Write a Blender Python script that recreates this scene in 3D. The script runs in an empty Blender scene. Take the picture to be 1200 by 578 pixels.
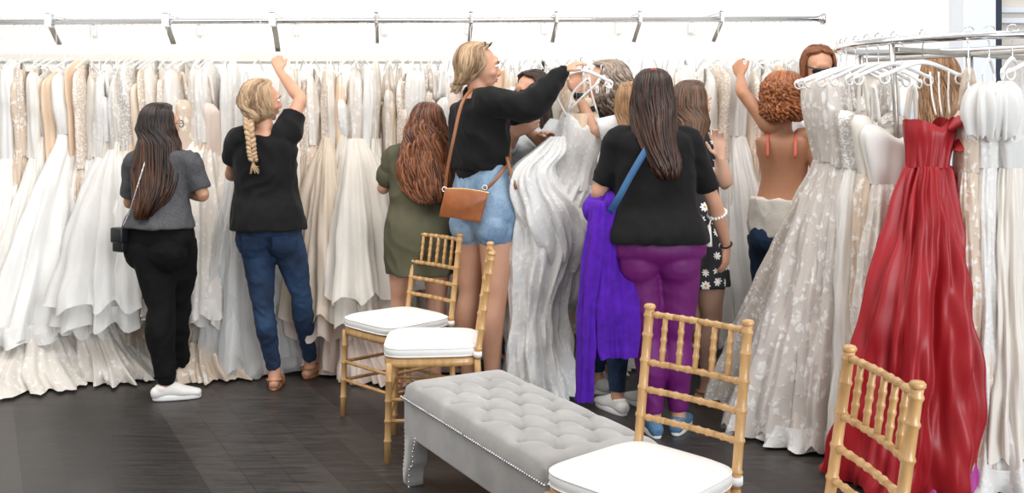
import bpy, bmesh, math, random
import numpy as np
from mathutils import Vector, Matrix, noise, Quaternion

C = bpy.context.scene.collection
PI = math.pi
HC = 1.45; FP = 1178.0; HY = 140.0          # camera height, focal length in pixels of the 1200 frame, horizon row
rnd = random.Random(7)

def P(px, py, Y):
    return Vector(((px - 600) * Y / FP, Y, HC - (py - HY) * Y / FP))
def X(px, Y): return (px - 600) * Y / FP

# ---------------------------------------------------------------- materials
def new_mat(name):
    m = bpy.data.materials.new(name); m.use_nodes = True
    nt = m.node_tree; b = nt.nodes['Principled BSDF']
    return m, nt, b
def tex_coord(nt, scale=(1,1,1), rot=(0,0,0), kind='Object'):
    tc = nt.nodes.new('ShaderNodeTexCoord'); mp = nt.nodes.new('ShaderNodeMapping')
    mp.inputs['Scale'].default_value = scale; mp.inputs['Rotation'].default_value = rot
    nt.links.new(tc.outputs[kind], mp.inputs['Vector']); return mp.outputs['Vector']
def ramp(nt, fac, stops):
    r = nt.nodes.new('ShaderNodeValToRGB'); el = r.color_ramp.elements
    while len(el) < len(stops): el.new(0.5)
    for e, (p, c) in zip(el, stops):
        e.position = p; e.color = (*c, 1) if len(c) == 3 else c
    nt.links.new(fac, r.inputs['Fac']); return r.outputs['Color']
def noise_tex(nt, vec, scale, detail=4, rough=.55, dist=0):
    n = nt.nodes.new('ShaderNodeTexNoise'); n.inputs['Scale'].default_value = scale
    n.inputs['Detail'].default_value = detail; n.inputs['Roughness'].default_value = rough
    n.inputs['Distortion'].default_value = dist
    nt.links.new(vec, n.inputs['Vector']); return n.outputs['Fac']
def voro(nt, vec, scale, feature='F1', out='Distance', rand=1.0):
    n = nt.nodes.new('ShaderNodeTexVoronoi'); n.feature = feature
    n.inputs['Scale'].default_value = scale; n.inputs['Randomness'].default_value = rand
    nt.links.new(vec, n.inputs['Vector']); return n.outputs[out]
def bump(nt, b, h, strength=.3, dist=.005):
    n = nt.nodes.new('ShaderNodeBump'); n.inputs['Strength'].default_value = strength
    n.inputs['Distance'].default_value = dist
    nt.links.new(h, n.inputs['Height']); nt.links.new(n.outputs['Normal'], b.inputs['Normal']); return n
def math_n(nt, op, a, b=None, clamp=False):
    n = nt.nodes.new('ShaderNodeMath'); n.operation = op; n.use_clamp = clamp
    for i, v in enumerate((a, b)):
        if v is None: continue
        if isinstance(v, (int, float)): n.inputs[i].default_value = v
        else: nt.links.new(v, n.inputs[i])
    return n.outputs[0]
def translucent(nt, b, col, fac):
    out = nt.nodes['Material Output']; t = nt.nodes.new('ShaderNodeBsdfTranslucent')
    t.inputs['Color'].default_value = (*col, 1)
    mx = nt.nodes.new('ShaderNodeMixShader'); mx.inputs[0].default_value = fac
    nt.links.new(b.outputs[0], mx.inputs[1]); nt.links.new(t.outputs[0], mx.inputs[2])
    nt.links.new(mx.outputs[0], out.inputs['Surface']); return mx
def see_through(nt, fac_socket_or_val):
    """mixes a Transparent BSDF in: a sheer fabric"""
    out = nt.nodes['Material Output']; src = out.inputs['Surface'].links[0].from_socket
    t = nt.nodes.new('ShaderNodeBsdfTransparent'); mx = nt.nodes.new('ShaderNodeMixShader')
    if isinstance(fac_socket_or_val, (int, float)): mx.inputs[0].default_value = fac_socket_or_val
    else: nt.links.new(fac_socket_or_val, mx.inputs[0])
    nt.links.new(src, mx.inputs[1]); nt.links.new(t.outputs[0], mx.inputs[2])
    nt.links.new(mx.outputs[0], out.inputs['Surface'])

def plain(name, col, rough=.6, metal=0, var=.0, vscale=12, bmp=0, bscale=60, sheen=0, stretch=(1,1,1), trans=0):
    m, nt, b = new_mat(name)
    b.inputs['Roughness'].default_value = rough; b.inputs['Metallic'].default_value = metal
    if sheen: b.inputs['Sheen Weight'].default_value = sheen * .4
    if rough > .75: b.inputs['Specular IOR Level'].default_value = .2
    v = tex_coord(nt, stretch)
    f = noise_tex(nt, v, vscale)
    lo = tuple(c * (1 - var) for c in col); hi = tuple(min(1, c * (1 + var)) for c in col)
    nt.links.new(ramp(nt, f, [(.3, lo), (.7, hi)]), b.inputs['Base Color'])
    if bmp: bump(nt, b, noise_tex(nt, v, bscale, 6), bmp)
    if trans: translucent(nt, b, col, trans)
    return m

def skin_mat(name, col):
    m, nt, b = new_mat(name)
    v = tex_coord(nt)
    lo = (col[0] * .93, col[1] * .86, col[2] * .82)
    nt.links.new(ramp(nt, noise_tex(nt, v, 9), [(.3, lo), (.7, col)]), b.inputs['Base Color'])
    b.inputs['Roughness'].default_value = .5
    b.inputs['Subsurface Weight'].default_value = .15
    b.inputs['Subsurface Radius'].default_value = (.02, .008, .004)
    b.inputs['Subsurface Scale'].default_value = .4
    bump(nt, b, noise_tex(nt, v, 120), .05)
    return m
def hair_mat(name, dark, light, root=None):
    m, nt, b = new_mat(name)
    at = nt.nodes.new('ShaderNodeAttribute'); at.attribute_name = 'tone'
    v = tex_coord(nt, (70, 70, 5))
    f = math_n(nt, 'MULTIPLY', noise_tex(nt, v, 1, 3), .5)
    f = math_n(nt, 'ADD', f, math_n(nt, 'MULTIPLY', at.outputs['Fac'], .6))
    nt.links.new(ramp(nt, f, [(.25, dark), (.8, light)]), b.inputs['Base Color'])
    b.inputs['Roughness'].default_value = .38
    b.inputs['Specular IOR Level'].default_value = .45
    bump(nt, b, noise_tex(nt, v, 2, 2), .25, .002)
    return m
def denim_mat(name, dark, light, fade=None):
    m, nt, b = new_mat(name)
    v = tex_coord(nt)
    f = noise_tex(nt, v, 8, 5)
    f2 = noise_tex(nt, tex_coord(nt, (300, 300, 120)), 1, 2)
    s = math_n(nt, 'ADD', math_n(nt, 'MULTIPLY', f, .7), math_n(nt, 'MULTIPLY', f2, .35))
    nt.links.new(ramp(nt, s, [(.35, dark), (.68, light)]), b.inputs['Base Color'])
    b.inputs['Roughness'].default_value = .85
    bump(nt, b, f2, .15)
    return m

def satin_mat(name, col, trans=.12, rough=.45, fibre=.25, low=None):
    """plain bridal cloth: soft vertical weave"""
    m, nt, b = new_mat(name)
    v = tex_coord(nt, (1, 1, .25))
    lo = low or tuple(c * .95 for c in col)
    nt.links.new(ramp(nt, noise_tex(nt, v, 14, 3), [(.3, lo), (.7, col)]), b.inputs['Base Color'])
    b.inputs['Roughness'].default_value = rough
    b.inputs['Sheen Weight'].default_value = .2
    bump(nt, b, noise_tex(nt, tex_coord(nt, (1, 1, .15)), 45, 4), fibre, .004)
    translucent(nt, b, col, trans)
    return m
def lace_mat(name, ground, thread, scale=26, trans=.1, holes=0):
    """floral lace: flower-like voronoi blooms over a finer net on a ground cloth"""
    m, nt, b = new_mat(name)
    v = tex_coord(nt, (1, 1, .85))
    n = nt.nodes.new('ShaderNodeTexNoise'); n.inputs['Scale'].default_value = 7; n.inputs['Detail'].default_value = 2
    nt.links.new(v, n.inputs['Vector'])
    mx = nt.nodes.new('ShaderNodeMix'); mx.data_type = 'VECTOR'; mx.inputs['Factor'].default_value = .12
    nt.links.new(v, mx.inputs[4]); nt.links.new(n.outputs['Color'], mx.inputs[5])
    w = mx.outputs[1]
    d1 = voro(nt, w, scale); d2 = voro(nt, w, scale * 3.2)
    petals = math_n(nt, 'ADD', math_n(nt, 'MULTIPLY', d1, 1.2), math_n(nt, 'MULTIPLY', d2, .5))
    f = math_n(nt, 'SUBTRACT', 1.0, petals, True)
    big = noise_tex(nt, v, scale * .3, 2)
    f = math_n(nt, 'ADD', f, math_n(nt, 'MULTIPLY', math_n(nt, 'SUBTRACT', big, .5), .9))
    nt.links.new(ramp(nt, f, [(.28, ground), (.48, thread)]), b.inputs['Base Color'])
    b.inputs['Roughness'].default_value = .7
    bump(nt, b, f, .6, .004)
    translucent(nt, b, thread, trans)
    if holes:
        see_through(nt, math_n(nt, 'MULTIPLY', math_n(nt, 'LESS_THAN', f, .3), holes))
    return m
def sequin_mat(name, col, spark, scale=140):
    m, nt, b = new_mat(name)
    v = tex_coord(nt)
    c = voro(nt, v, scale, out='Color')
    sp = nt.nodes.new('ShaderNodeSeparateColor'); nt.links.new(c, sp.inputs[0])
    nt.links.new(ramp(nt, sp.outputs[0], [(.45, col), (.8, spark)]), b.inputs['Base Color'])
    b.inputs['Metallic'].default_value = .25; b.inputs['Roughness'].default_value = .35
    bump(nt, b, voro(nt, v, scale), .6, .003)
    return m
def tulle_mat(name, col, sheer=.25, trans=.35):
    m, nt, b = new_mat(name)
    v = tex_coord(nt, (1, 1, .12))
    nt.links.new(ramp(nt, noise_tex(nt, v, 40, 3), [(.3, tuple(c * .94 for c in col)), (.7, col)]), b.inputs['Base Color'])
    b.inputs['Roughness'].default_value = .8
    bump(nt, b, noise_tex(nt, v, 60, 3), .2, .003)
    translucent(nt, b, col, trans)
    if sheer:
        lw = nt.nodes.new('ShaderNodeLayerWeight'); lw.inputs['Blend'].default_value = .5
        f = math_n(nt, 'MULTIPLY', math_n(nt, 'SUBTRACT', 1.0, lw.outputs['Facing']), sheer)
        see_through(nt, f)
    return m

M = {}
def mats():
    M['wall'] = plain('wall_paint', (.90, .885, .855), .9, var=.01)
    M['wall_warm'] = plain('warm_wall_paint', (.90, .86, .79), .9, var=.01)
    M['pillar'] = plain('pale_blue_paint', (.80, .84, .90), .8, var=.01)
    M['navy'] = plain('navy_paint', (.012, .02, .05), .5, var=.1)
    M['beige'] = plain('beige_paint', (.74, .69, .62), .8, var=.02)
    M['strip'] = plain('cream_strip_paint', (.80, .76, .70), .8, var=.03)
    M['chrome'] = plain('polished_chrome', (.78, .78, .79), .12, 1, var=.02)
    M['steel'] = plain('brushed_steel', (.52, .50, .47), .35, .9, var=.1, bmp=.1)
    M['acrylic'] = plain('clear_grey_plastic', (.80, .82, .84), .2, var=.05)
    M['clear'] = plain('clear_plastic', (.88, .88, .88), .15, var=.02); M['clear'].node_tree.nodes['Principled BSDF'].inputs['Alpha'].default_value = .45
    M['hanger'] = plain('white_plastic', (.90, .90, .90), .3, var=.02)
    # floor
    m, nt, b = new_mat('dark_wood_planks')
    v = tex_coord(nt, (1, 1, 1), (0, 0, math.radians(62)))
    br = nt.nodes.new('ShaderNodeTexBrick'); br.offset = .37
    br.inputs['Scale'].default_value = 1; br.inputs['Brick Width'].default_value = 1.3; br.inputs['Row Height'].default_value = .16
    br.inputs['Mortar Size'].default_value = .0022; br.inputs['Mortar Smooth'].default_value = .3
    br.inputs['Color1'].default_value = (.2, .2, .2, 1); br.inputs['Color2'].default_value = (.8, .8, .8, 1)
    br.inputs['Mortar'].default_value = (0, 0, 0, 1); nt.links.new(v, br.inputs['Vector'])
    g = tex_coord(nt, (1.6, 16, 1), (0, 0, math.radians(62)))
    n1 = noise_tex(nt, g, 2.2, 6, .65, 1.2)
    s = math_n(nt, 'ADD', math_n(nt, 'MULTIPLY', br.outputs['Color'], .3), math_n(nt, 'MULTIPLY', n1, .75))
    nt.links.new(ramp(nt, s, [(.25, (.010, .0085, .0075)), (.5, (.030, .026, .024)), (.8, (.085, .075, .068))]), b.inputs['Base Color'])
    nt.links.new(ramp(nt, n1, [(.3, (.34,) * 3), (.8, (.55,) * 3)]), b.inputs['Roughness'])
    bump(nt, b, s, .25, .003)
    M['floor'] = m
    # furniture
    m, nt, b = new_mat('gold_lacquered_wood')
    v = tex_coord(nt, (1, 1, .15))
    nt.links.new(ramp(nt, noise_tex(nt, v, 40, 4), [(.3, (.50, .275, .10)), (.7, (.66, .40, .17))]), b.inputs['Base Color'])
    b.inputs['Roughness'].default_value = .32; b.inputs['Coat Weight'].default_value = .3
    bump(nt, b, noise_tex(nt, v, 60), .08)
    M['gold'] = m
    M['cushion'] = plain('white_cushion_cloth', (.90, .885, .86), .8, var=.02, bmp=.08, bscale=20)
    M['strap_white'] = plain('white_webbing', (.88, .87, .85), .8, var=.02)
    m, nt, b = new_mat('grey_velvet')
    v = tex_coord(nt)
    nt.links.new(ramp(nt, noise_tex(nt, v, 7, 5), [(.3, (.31, .30, .29)), (.7, (.43, .415, .40))]), b.inputs['Base Color'])
    b.inputs['Roughness'].default_value = .75; b.inputs['Sheen Weight'].default_value = .6; b.inputs['Sheen Roughness'].default_value = .4
    bump(nt, b, noise_tex(nt, v, 160, 3), .1, .002)
    M['velvet'] = m
    M['nail'] = plain('silver_nailhead', (.72, .72, .74), .22, 1)
    # people
    for k, c in dict(tan=(.50, .25, .145), fair=(.70, .44, .32), light=(.62, .34, .225), peach=(.60, .33, .215), brown=(.42, .205, .12)).items():
        M['skin_' + k] = skin_mat('skin_' + k, c)
    M['hair_dark'] = hair_mat('dark_brown_hair', (.010, .006, .005), (.075, .030, .016))
    M['hair_ombre'] = hair_mat('black_and_copper_hair', (.008, .006, .006), (.12, .045, .018))
    M['hair_auburn'] = hair_mat('auburn_hair', (.045, .013, .006), (.27, .095, .038))
    M['hair_blond'] = hair_mat('streaked_blond_hair', (.16, .085, .042), (.58, .40, .24))
    M['hair_honey'] = hair_mat('honey_blond_hair', (.17, .08, .035), (.48, .28, .14))
    M['hair_brown'] = hair_mat('mid_brown_hair', (.045, .022, .013), (.20, .105, .06))
    M['hair_grey'] = hair_mat('ash_brown_hair', (.07, .05, .038), (.40, .31, .24))
    M['hair_red'] = hair_mat('copper_curls', (.12, .030, .010), (.48, .17, .06))
    M['black_cloth'] = plain('black_cotton', (.007, .0065, .007), .85, var=.15, bmp=.1, bscale=30, sheen=.15)
    M['jogger'] = plain('black_jersey', (.006, .0055, .0055), .9, var=.15, bmp=.1, bscale=25)
    m = plain('charcoal_heather_jersey', (.075, .075, .08), .9, var=.0, bmp=.1, bscale=40)
    nt = m.node_tree
    r = [n for n in nt.nodes if n.type == 'VALTORGB'][0]; nz = [n for n in nt.nodes if n.type == 'TEX_NOISE'][0]
    nz.inputs['Scale'].default_value = 260
    r.color_ramp.elements[0].color = (.035, .035, .04, 1); r.color_ramp.elements[1].color = (.13, .13, .14, 1)
    M['heather'] = m
    M['olive'] = plain('olive_jersey', (.098, .092, .058), .9, var=.08, bmp=.1, bscale=25)
    M['white_tee'] = plain('white_cotton', (.85, .85, .86), .85, var=.02, bmp=.1, bscale=25)
    M['grey_shirt'] = plain('grey_chambray', (.46, .49, .51), .85, var=.08, bmp=.1, bscale=40)
    M['black_shirt'] = plain('black_shirting', (.010, .010, .012), .8, var=.1, bmp=.1)
    M['coral'] = plain('coral_cotton', (.72, .17, .12), .8, var=.1)
    M['cream_knit'] = plain('cream_knit', (.78, .74, .68), .9, var=.05, bmp=.4, bscale=90)
    M['sky_tee'] = plain('pale_blue_cotton', (.62, .72, .84), .85, var=.03)
    M['denim_dark'] = denim_mat('dark_denim', (.004, .012, .035), (.018, .052, .125))
    M['denim_light'] = denim_mat('light_denim', (.10, .19, .32), (.36, .48, .60))
    M['plum'] = plain('plum_leggings', (.135, .004, .125), .6, var=.1)
    M['violet'] = plain('violet_fleece', (.085, .012, .36), .9, var=.18, vscale=25, bmp=.4, bscale=130, sheen=.2)
    m, nt, b = new_mat('daisy_print')
    v = tex_coord(nt)
    vn = nt.nodes.new('ShaderNodeTexVoronoi'); vn.inputs['Scale'].default_value = 16; vn.inputs['Randomness'].default_value = .5
    nt.links.new(v, vn.inputs['Vector'])
    su = nt.nodes.new('ShaderNodeVectorMath'); su.operation = 'SUBTRACT'
    sc_ = nt.nodes.new('ShaderNodeVectorMath'); sc_.operation = 'SCALE'; sc_.inputs['Scale'].default_value = 1
    nt.links.new(v, su.inputs[0]); nt.links.new(vn.outputs['Position'], su.inputs[1])
    sp = nt.nodes.new('ShaderNodeSeparateXYZ'); nt.links.new(su.outputs[0], sp.inputs[0])
    an = math_n(nt, 'ARCTAN2', sp.outputs['Z'], sp.outputs['X'])
    pet = math_n(nt, 'ABSOLUTE', math_n(nt, 'COSINE', math_n(nt, 'MULTIPLY', an, 4.0)))
    rr = math_n(nt, 'ADD', math_n(nt, 'MULTIPLY', pet, .16), .24)
    d = math_n(nt, 'SUBTRACT', vn.outputs['Distance'], rr)
    c1 = ramp(nt, math_n(nt, 'ADD', d, .5), [(.49, (.85, .83, .78)), (.51, (.012, .012, .016))])
    mx = nt.nodes.new('ShaderNodeMix'); mx.data_type = 'RGBA'
    nt.links.new(math_n(nt, 'LESS_THAN', vn.outputs['Distance'], .11), mx.inputs[0])
    nt.links.new(c1, mx.inputs[6]); mx.inputs[7].default_value = (.62, .36, .07, 1)
    nt.links.new(mx.outputs[2], b.inputs['Base Color']); b.inputs['Roughness'].default_value = .8
    M['daisy'] = m
    M['shoe_white'] = plain('white_canvas', (.78, .76, .73), .8, var=.04, bmp=.15, bscale=120)
    M['sole'] = plain('white_rubber', (.84, .84, .84), .5, var=.02)
    M['shoe_blue'] = plain('blue_mesh', (.09, .19, .31), .8, var=.3, vscale=160, bmp=.2, bscale=150)
    M['leather_tan'] = plain('tan_leather', (.30, .088, .022), .45, var=.18, vscale=30, bmp=.2, bscale=90)
    M['leather_strap'] = plain('brown_leather_strap', (.26, .10, .04), .5, var=.1)
    M['leather_black'] = plain('black_leather', (.012, .012, .014), .35, var=.1, bmp=.1)
    M['sandal'] = plain('sandal_leather', (.42, .20, .09), .5, var=.1)
    M['blue_strap'] = plain('blue_strap', (.035, .12, .26), .6, var=.1)
    M['metal_gold'] = plain('gold_metal', (.75, .55, .25), .25, 1)
    M['glass_dark'] = plain('dark_lens', (.02, .015, .015), .08, var=.1)
    M['black_plastic'] = plain('black_plastic', (.01, .01, .012), .3)
    M['eye'] = plain('eye_white', (.8, .78, .76), .2)
    M['lip'] = plain('lips', (.55, .17, .15), .4)
    M['red_clip'] = plain('red_plastic', (.45, .015, .02), .35)
    M['nails'] = plain('nail_polish', (.05, .01, .03), .2)
    M['bead'] = plain('white_beads', (.85, .83, .8), .35)
    # gowns
    M['ivory'] = satin_mat('ivory_satin', (.90, .87, .82))
    M['white'] = satin_mat('white_satin', (.92, .91, .89))
    M['cream'] = satin_mat('cream_crepe', (.88, .82, .74))
    M['champ'] = satin_mat('champagne_satin', (.86, .74, .61), low=(.82, .68, .54))
    M['blush'] = satin_mat('blush_satin', (.86, .72, .64))
    M['nude'] = satin_mat('nude_lining', (.82, .62, .45), .05)
    M['lace_ivory'] = lace_mat('ivory_lace', (.80, .74, .67), (.93, .91, .88), 30)
    M['lace_white'] = lace_mat('white_lace', (.84, .82, .79), (.94, .93, .92), 36)
    M['lace_champ'] = lace_mat('champagne_lace', (.72, .58, .46), (.92, .87, .80), 28)
    M['lace_flower'] = lace_mat('flower_lace', (.70, .64, .59), (.92, .90, .87), 27)
    M['lace_border'] = lace_mat('border_lace', (.70, .62, .54), (.90, .87, .83), 60)
    M['sequin'] = sequin_mat('champagne_sequins', (.74, .62, .52), (.95, .90, .84))
    M['sequin_silver'] = sequin_mat('silver_beading', (.62, .58, .54), (.95, .93, .90))
    M['lace_leaf'] = lace_mat('leaf_lace', (.84, .83, .81), (.97, .965, .955), 42, .22)
    M['tulle_white'] = tulle_mat('white_tulle', (.93, .92, .90), 0)
    M['tulle_ivory'] = tulle_mat('ivory_tulle', (.92, .88, .82), 0)
    M['tulle_blush'] = tulle_mat('blush_tulle', (.89, .76, .68), 0)
    M['tulle_champ'] = tulle_mat('champagne_tulle', (.86, .75, .62), 0)
    M['tulle_sheer'] = tulle_mat('sheer_white_tulle', (.90, .90, .90), .55)
    M['taffeta'] = plain('red_taffeta', (.33, .004, .010), .46, var=.10, vscale=9, bmp=.12, bscale=10, stretch=(1, 1, .3), sheen=.1)
    M['eyelet'] = lace_mat('eyelet_lace', (.62, .56, .50), (.90, .88, .85), 55)
# ---------------------------------------------------------------- geometry helpers
def link_mesh(name, me, mat=None, parent=None, smooth=True, loc=None):
    o = bpy.data.objects.new(name, me); C.objects.link(o)
    if mat is not None:
        me.materials.clear()
        for m_ in (mat if isinstance(mat, (list, tuple)) else [mat]): me.materials.append(m_)
    if smooth: me.polygons.foreach_set('use_smooth', [True] * len(me.polygons))
    if parent is not None: o.parent = parent
    if loc is not None: o.location = loc
    return o
def obj(name, bm, mat, parent=None, smooth=True, origin=None):
    """bmesh (in the parent's space) -> one mesh object"""
    bmesh.ops.recalc_face_normals(bm, faces=bm.faces)
    if origin is not None: bmesh.ops.translate(bm, vec=-Vector(origin), verts=bm.verts)
    me = bpy.data.meshes.new(name); bm.to_mesh(me); bm.free()
    o = link_mesh(name, me, mat, parent, smooth)
    if origin is not None: o.location = origin
    return o
def thing(name, label, cat, loc=(0, 0, 0), rotz=0, group=None):
    o = bpy.data.objects.new(name, None); C.objects.link(o)
    o.empty_display_size = .1
    o.location = loc; o.rotation_euler = (0, 0, rotz); o['label'] = label; o['category'] = cat
    if group: o['group'] = group
    return o
def tag(o, label, cat, group=None):
    o['label'] = label; o['category'] = cat
    if group: o['group'] = group
    return o
def struct(o): o['kind'] = 'structure'; return o
def copy_tree(root, loc, rotz, label, group=None):
    r = root.copy(); C.objects.link(r); r.location = loc; r.rotation_euler = (0, 0, rotz); r['label'] = label
    if group: r['group'] = group
    for ch in list(root.children):
        c = ch.copy(); C.objects.link(c); c.parent = r
        for g in list(ch.children):
            d = g.copy(); C.objects.link(d); d.parent = c
    return r

def box(bm, c, s, bevel=0, rot=None):
    r = bmesh.ops.create_cube(bm, size=1)
    vs = r['verts']
    bmesh.ops.scale(bm, vec=s, verts=vs)
    if bevel:
        es = list({e for v in vs for e in v.link_edges})
        rr = bmesh.ops.bevel(bm, geom=es, offset=bevel, segments=2, affect='EDGES', profile=.6)
        vs = list({v for f in rr['faces'] for v in f.verts} | {v for v in vs if v.is_valid})
    if rot is not None: bmesh.ops.rotate(bm, cent=(0, 0, 0), matrix=rot, verts=vs)
    bmesh.ops.translate(bm, vec=c, verts=vs)
    return vs
def ellipsoid(bm, c, r, rot=None, seg=16):
    rr = bmesh.ops.create_uvsphere(bm, u_segments=seg, v_segments=max(6, seg // 2), radius=1)
    vs = rr['verts']
    bmesh.ops.scale(bm, vec=r, verts=vs)
    if rot is not None: bmesh.ops.rotate(bm, cent=(0, 0, 0), matrix=rot, verts=vs)
    bmesh.ops.translate(bm, vec=c, verts=vs)
    return vs
def catmull(pts, n):
    """pts: list of tuples (any dimension); returns n+1 samples"""
    a = np.array([list(p) for p in pts], float); k = len(a)
    out = []
    for i in range(n + 1):
        t = i / n * (k - 1); j = min(int(t), k - 2); u = t - j
        p1, p2 = a[j], a[j + 1]
        p0 = a[j - 1] if j > 0 else 2 * p1 - p2
        p3 = a[j + 2] if j + 2 < k else 2 * p2 - p1
        out.append(.5 * ((2 * p1) + (-p0 + p2) * u + (2 * p0 - 5 * p1 + 4 * p2 - p3) * u * u + (-p0 + 3 * p1 - 3 * p2 + p3) * u ** 3))
    return np.array(out)
def tube(bm, pts, rads, seg=12, per=6, ref=None, cap=True, round_ends=True):
    """closed tapering tube. rads: numbers or (along ref, across ref)"""
    rr = [(r, r) if isinstance(r, (int, float)) else r for r in rads]
    rows = [tuple(p) + tuple(r) for p, r in zip(pts, rr)]
    s = catmull(rows, per * (len(rows) - 1)) if len(rows) > 1 and per > 1 else np.array([list(r) for r in rows], float)
    s[:, 3:] = np.maximum(s[:, 3:], 1e-4)
    n = len(s); prev = None; rings = []
    for i in range(n):
        p = Vector(s[i, :3]); t = Vector(s[min(i + 1, n - 1), :3] - s[max(i - 1, 0), :3])
        if t.length < 1e-9: t = Vector((0, 0, 1))
        t.normalize()
        if ref is not None: a = Vector(ref)
        elif prev is not None: a = prev
        else: a = Vector((1, 0, 0)) if abs(t.x) < .8 else Vector((0, 1, 0))
        a = a - t * a.dot(t)
        if a.length < 1e-6: a = t.orthogonal()
        a.normalize(); prev = a; b = t.cross(a)
        rings.append((p, t, a, b, s[i, 3], s[i, 4]))
    if round_ends:
        def cap_rings(r, sg):
            p, t, a, b, ra, rb = r; m_ = min(ra, rb); out = []
            for k in (.5, .87): out.append((p + t * sg * m_ * k, t, a, b, ra * math.sqrt(1 - k * k), rb * math.sqrt(1 - k * k)))
            return out
        rings = cap_rings(rings[0], -1)[::-1] + rings + cap_rings(rings[-1], 1)
    vr = []
    for p, t, a, b, ra, rb in rings:
        vr.append([bm.verts.new(p + a * ra * math.cos(2 * PI * k / seg) + b * rb * math.sin(2 * PI * k / seg)) for k in range(seg)])
    for i in range(len(vr) - 1):
        for k in range(seg):
            bm.faces.new((vr[i][k], vr[i][(k + 1) % seg], vr[i + 1][(k + 1) % seg], vr[i + 1][k]))
    if cap:
        bm.faces.new(vr[0][::-1]); bm.faces.new(vr[-1])
    return vr
def lathe(bm, prof, seg=24, c=(0, 0, 0)):
    """prof: (radius, z) list"""
    c = Vector(c); vr = []
    for r, z in prof:
        vr.append([bm.verts.new(c + Vector((r * math.cos(2 * PI * k / seg), r * math.sin(2 * PI * k / seg), z))) for k in range(seg)])
    for i in range(len(vr) - 1):
        for k in range(seg):
            bm.faces.new((vr[i][k], vr[i][(k + 1) % seg], vr[i + 1][(k + 1) % seg], vr[i + 1][k]))
    bm.faces.new(vr[0][::-1]); bm.faces.new(vr[-1])
def ribbon(bm, pts, w, th, normal=(0, -1, 0), per=4):
    """flat strap of width w and thickness th along pts"""
    s = catmull(pts, per * (len(pts) - 1)); n = len(s); vr = []
    for i in range(n):
        p = Vector(s[i]); t = Vector(s[min(i + 1, n - 1)] - s[max(i - 1, 0)]).normalized()
        nn = Vector(normal); nn = (nn - t * nn.dot(t)).normalized(); b = t.cross(nn)
        vr.append([bm.verts.new(p + b * x * w / 2 + nn * y * th / 2) for x, y in ((-1, -1), (1, -1), (1, 1), (-1, 1))])
    for i in range(n - 1):
        for k in range(4): bm.faces.new((vr[i][k], vr[i][(k + 1) % 4], vr[i + 1][(k + 1) % 4], vr[i + 1][k]))
    bm.faces.new(vr[0][::-1]); bm.faces.new(vr[-1])
def remeshed(name, bm, voxel, mat, parent=None, smooth_it=4, wrinkle=None, origin=None, fac=.5):
    """union of closed shapes as one continuous surface"""
    bmesh.ops.recalc_face_normals(bm, faces=bm.faces)
    me = bpy.data.meshes.new('tmp'); bm.to_mesh(me); bm.free()
    o = bpy.data.objects.new('tmp', me); C.objects.link(o)
    md = o.modifiers.new('r', 'REMESH'); md.mode = 'VOXEL'; md.voxel_size = voxel; md.adaptivity = 0
    dg = bpy.context.evaluated_depsgraph_get()
    out = bpy.data.meshes.new_from_object(o.evaluated_get(dg)); out.name = name
    bpy.data.objects.remove(o); bpy.data.meshes.remove(me)
    b2 = bmesh.new(); b2.from_mesh(out)
    for _ in range(smooth_it): bmesh.ops.smooth_vert(b2, verts=b2.verts, factor=fac, use_axis_x=True, use_axis_y=True, use_axis_z=True)
    if wrinkle:
        b2.normal_update()
        mv = [(v, v.normal.copy()) for v in b2.verts]
        for v, nn in mv: v.co += nn * wrinkle(v.co)
    if origin is not None: bmesh.ops.translate(b2, vec=-Vector(origin), verts=b2.verts)
    b2.to_mesh(out); b2.free()
    ob = link_mesh(name, out, mat, parent)
    if origin is not None: ob.location = origin
    return ob
def folds(amp=.006, sx=14, sz=7, seed=0, drop=.35):
    """cloth creases: ridged noise stretched along a slanting direction"""
    def f(p):
        q = Vector((p.x * sx + seed, p.y * sx - p.z * sz * drop, p.z * sz + p.x * sz * drop))
        r = noise.noise(q + Vector((noise.noise(q * .5) * 1.5, 0, 0)))
        return amp * (abs(r) * -2.2 + .45) + amp * .5 * noise.noise(q * 2.3)
    return f

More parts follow.
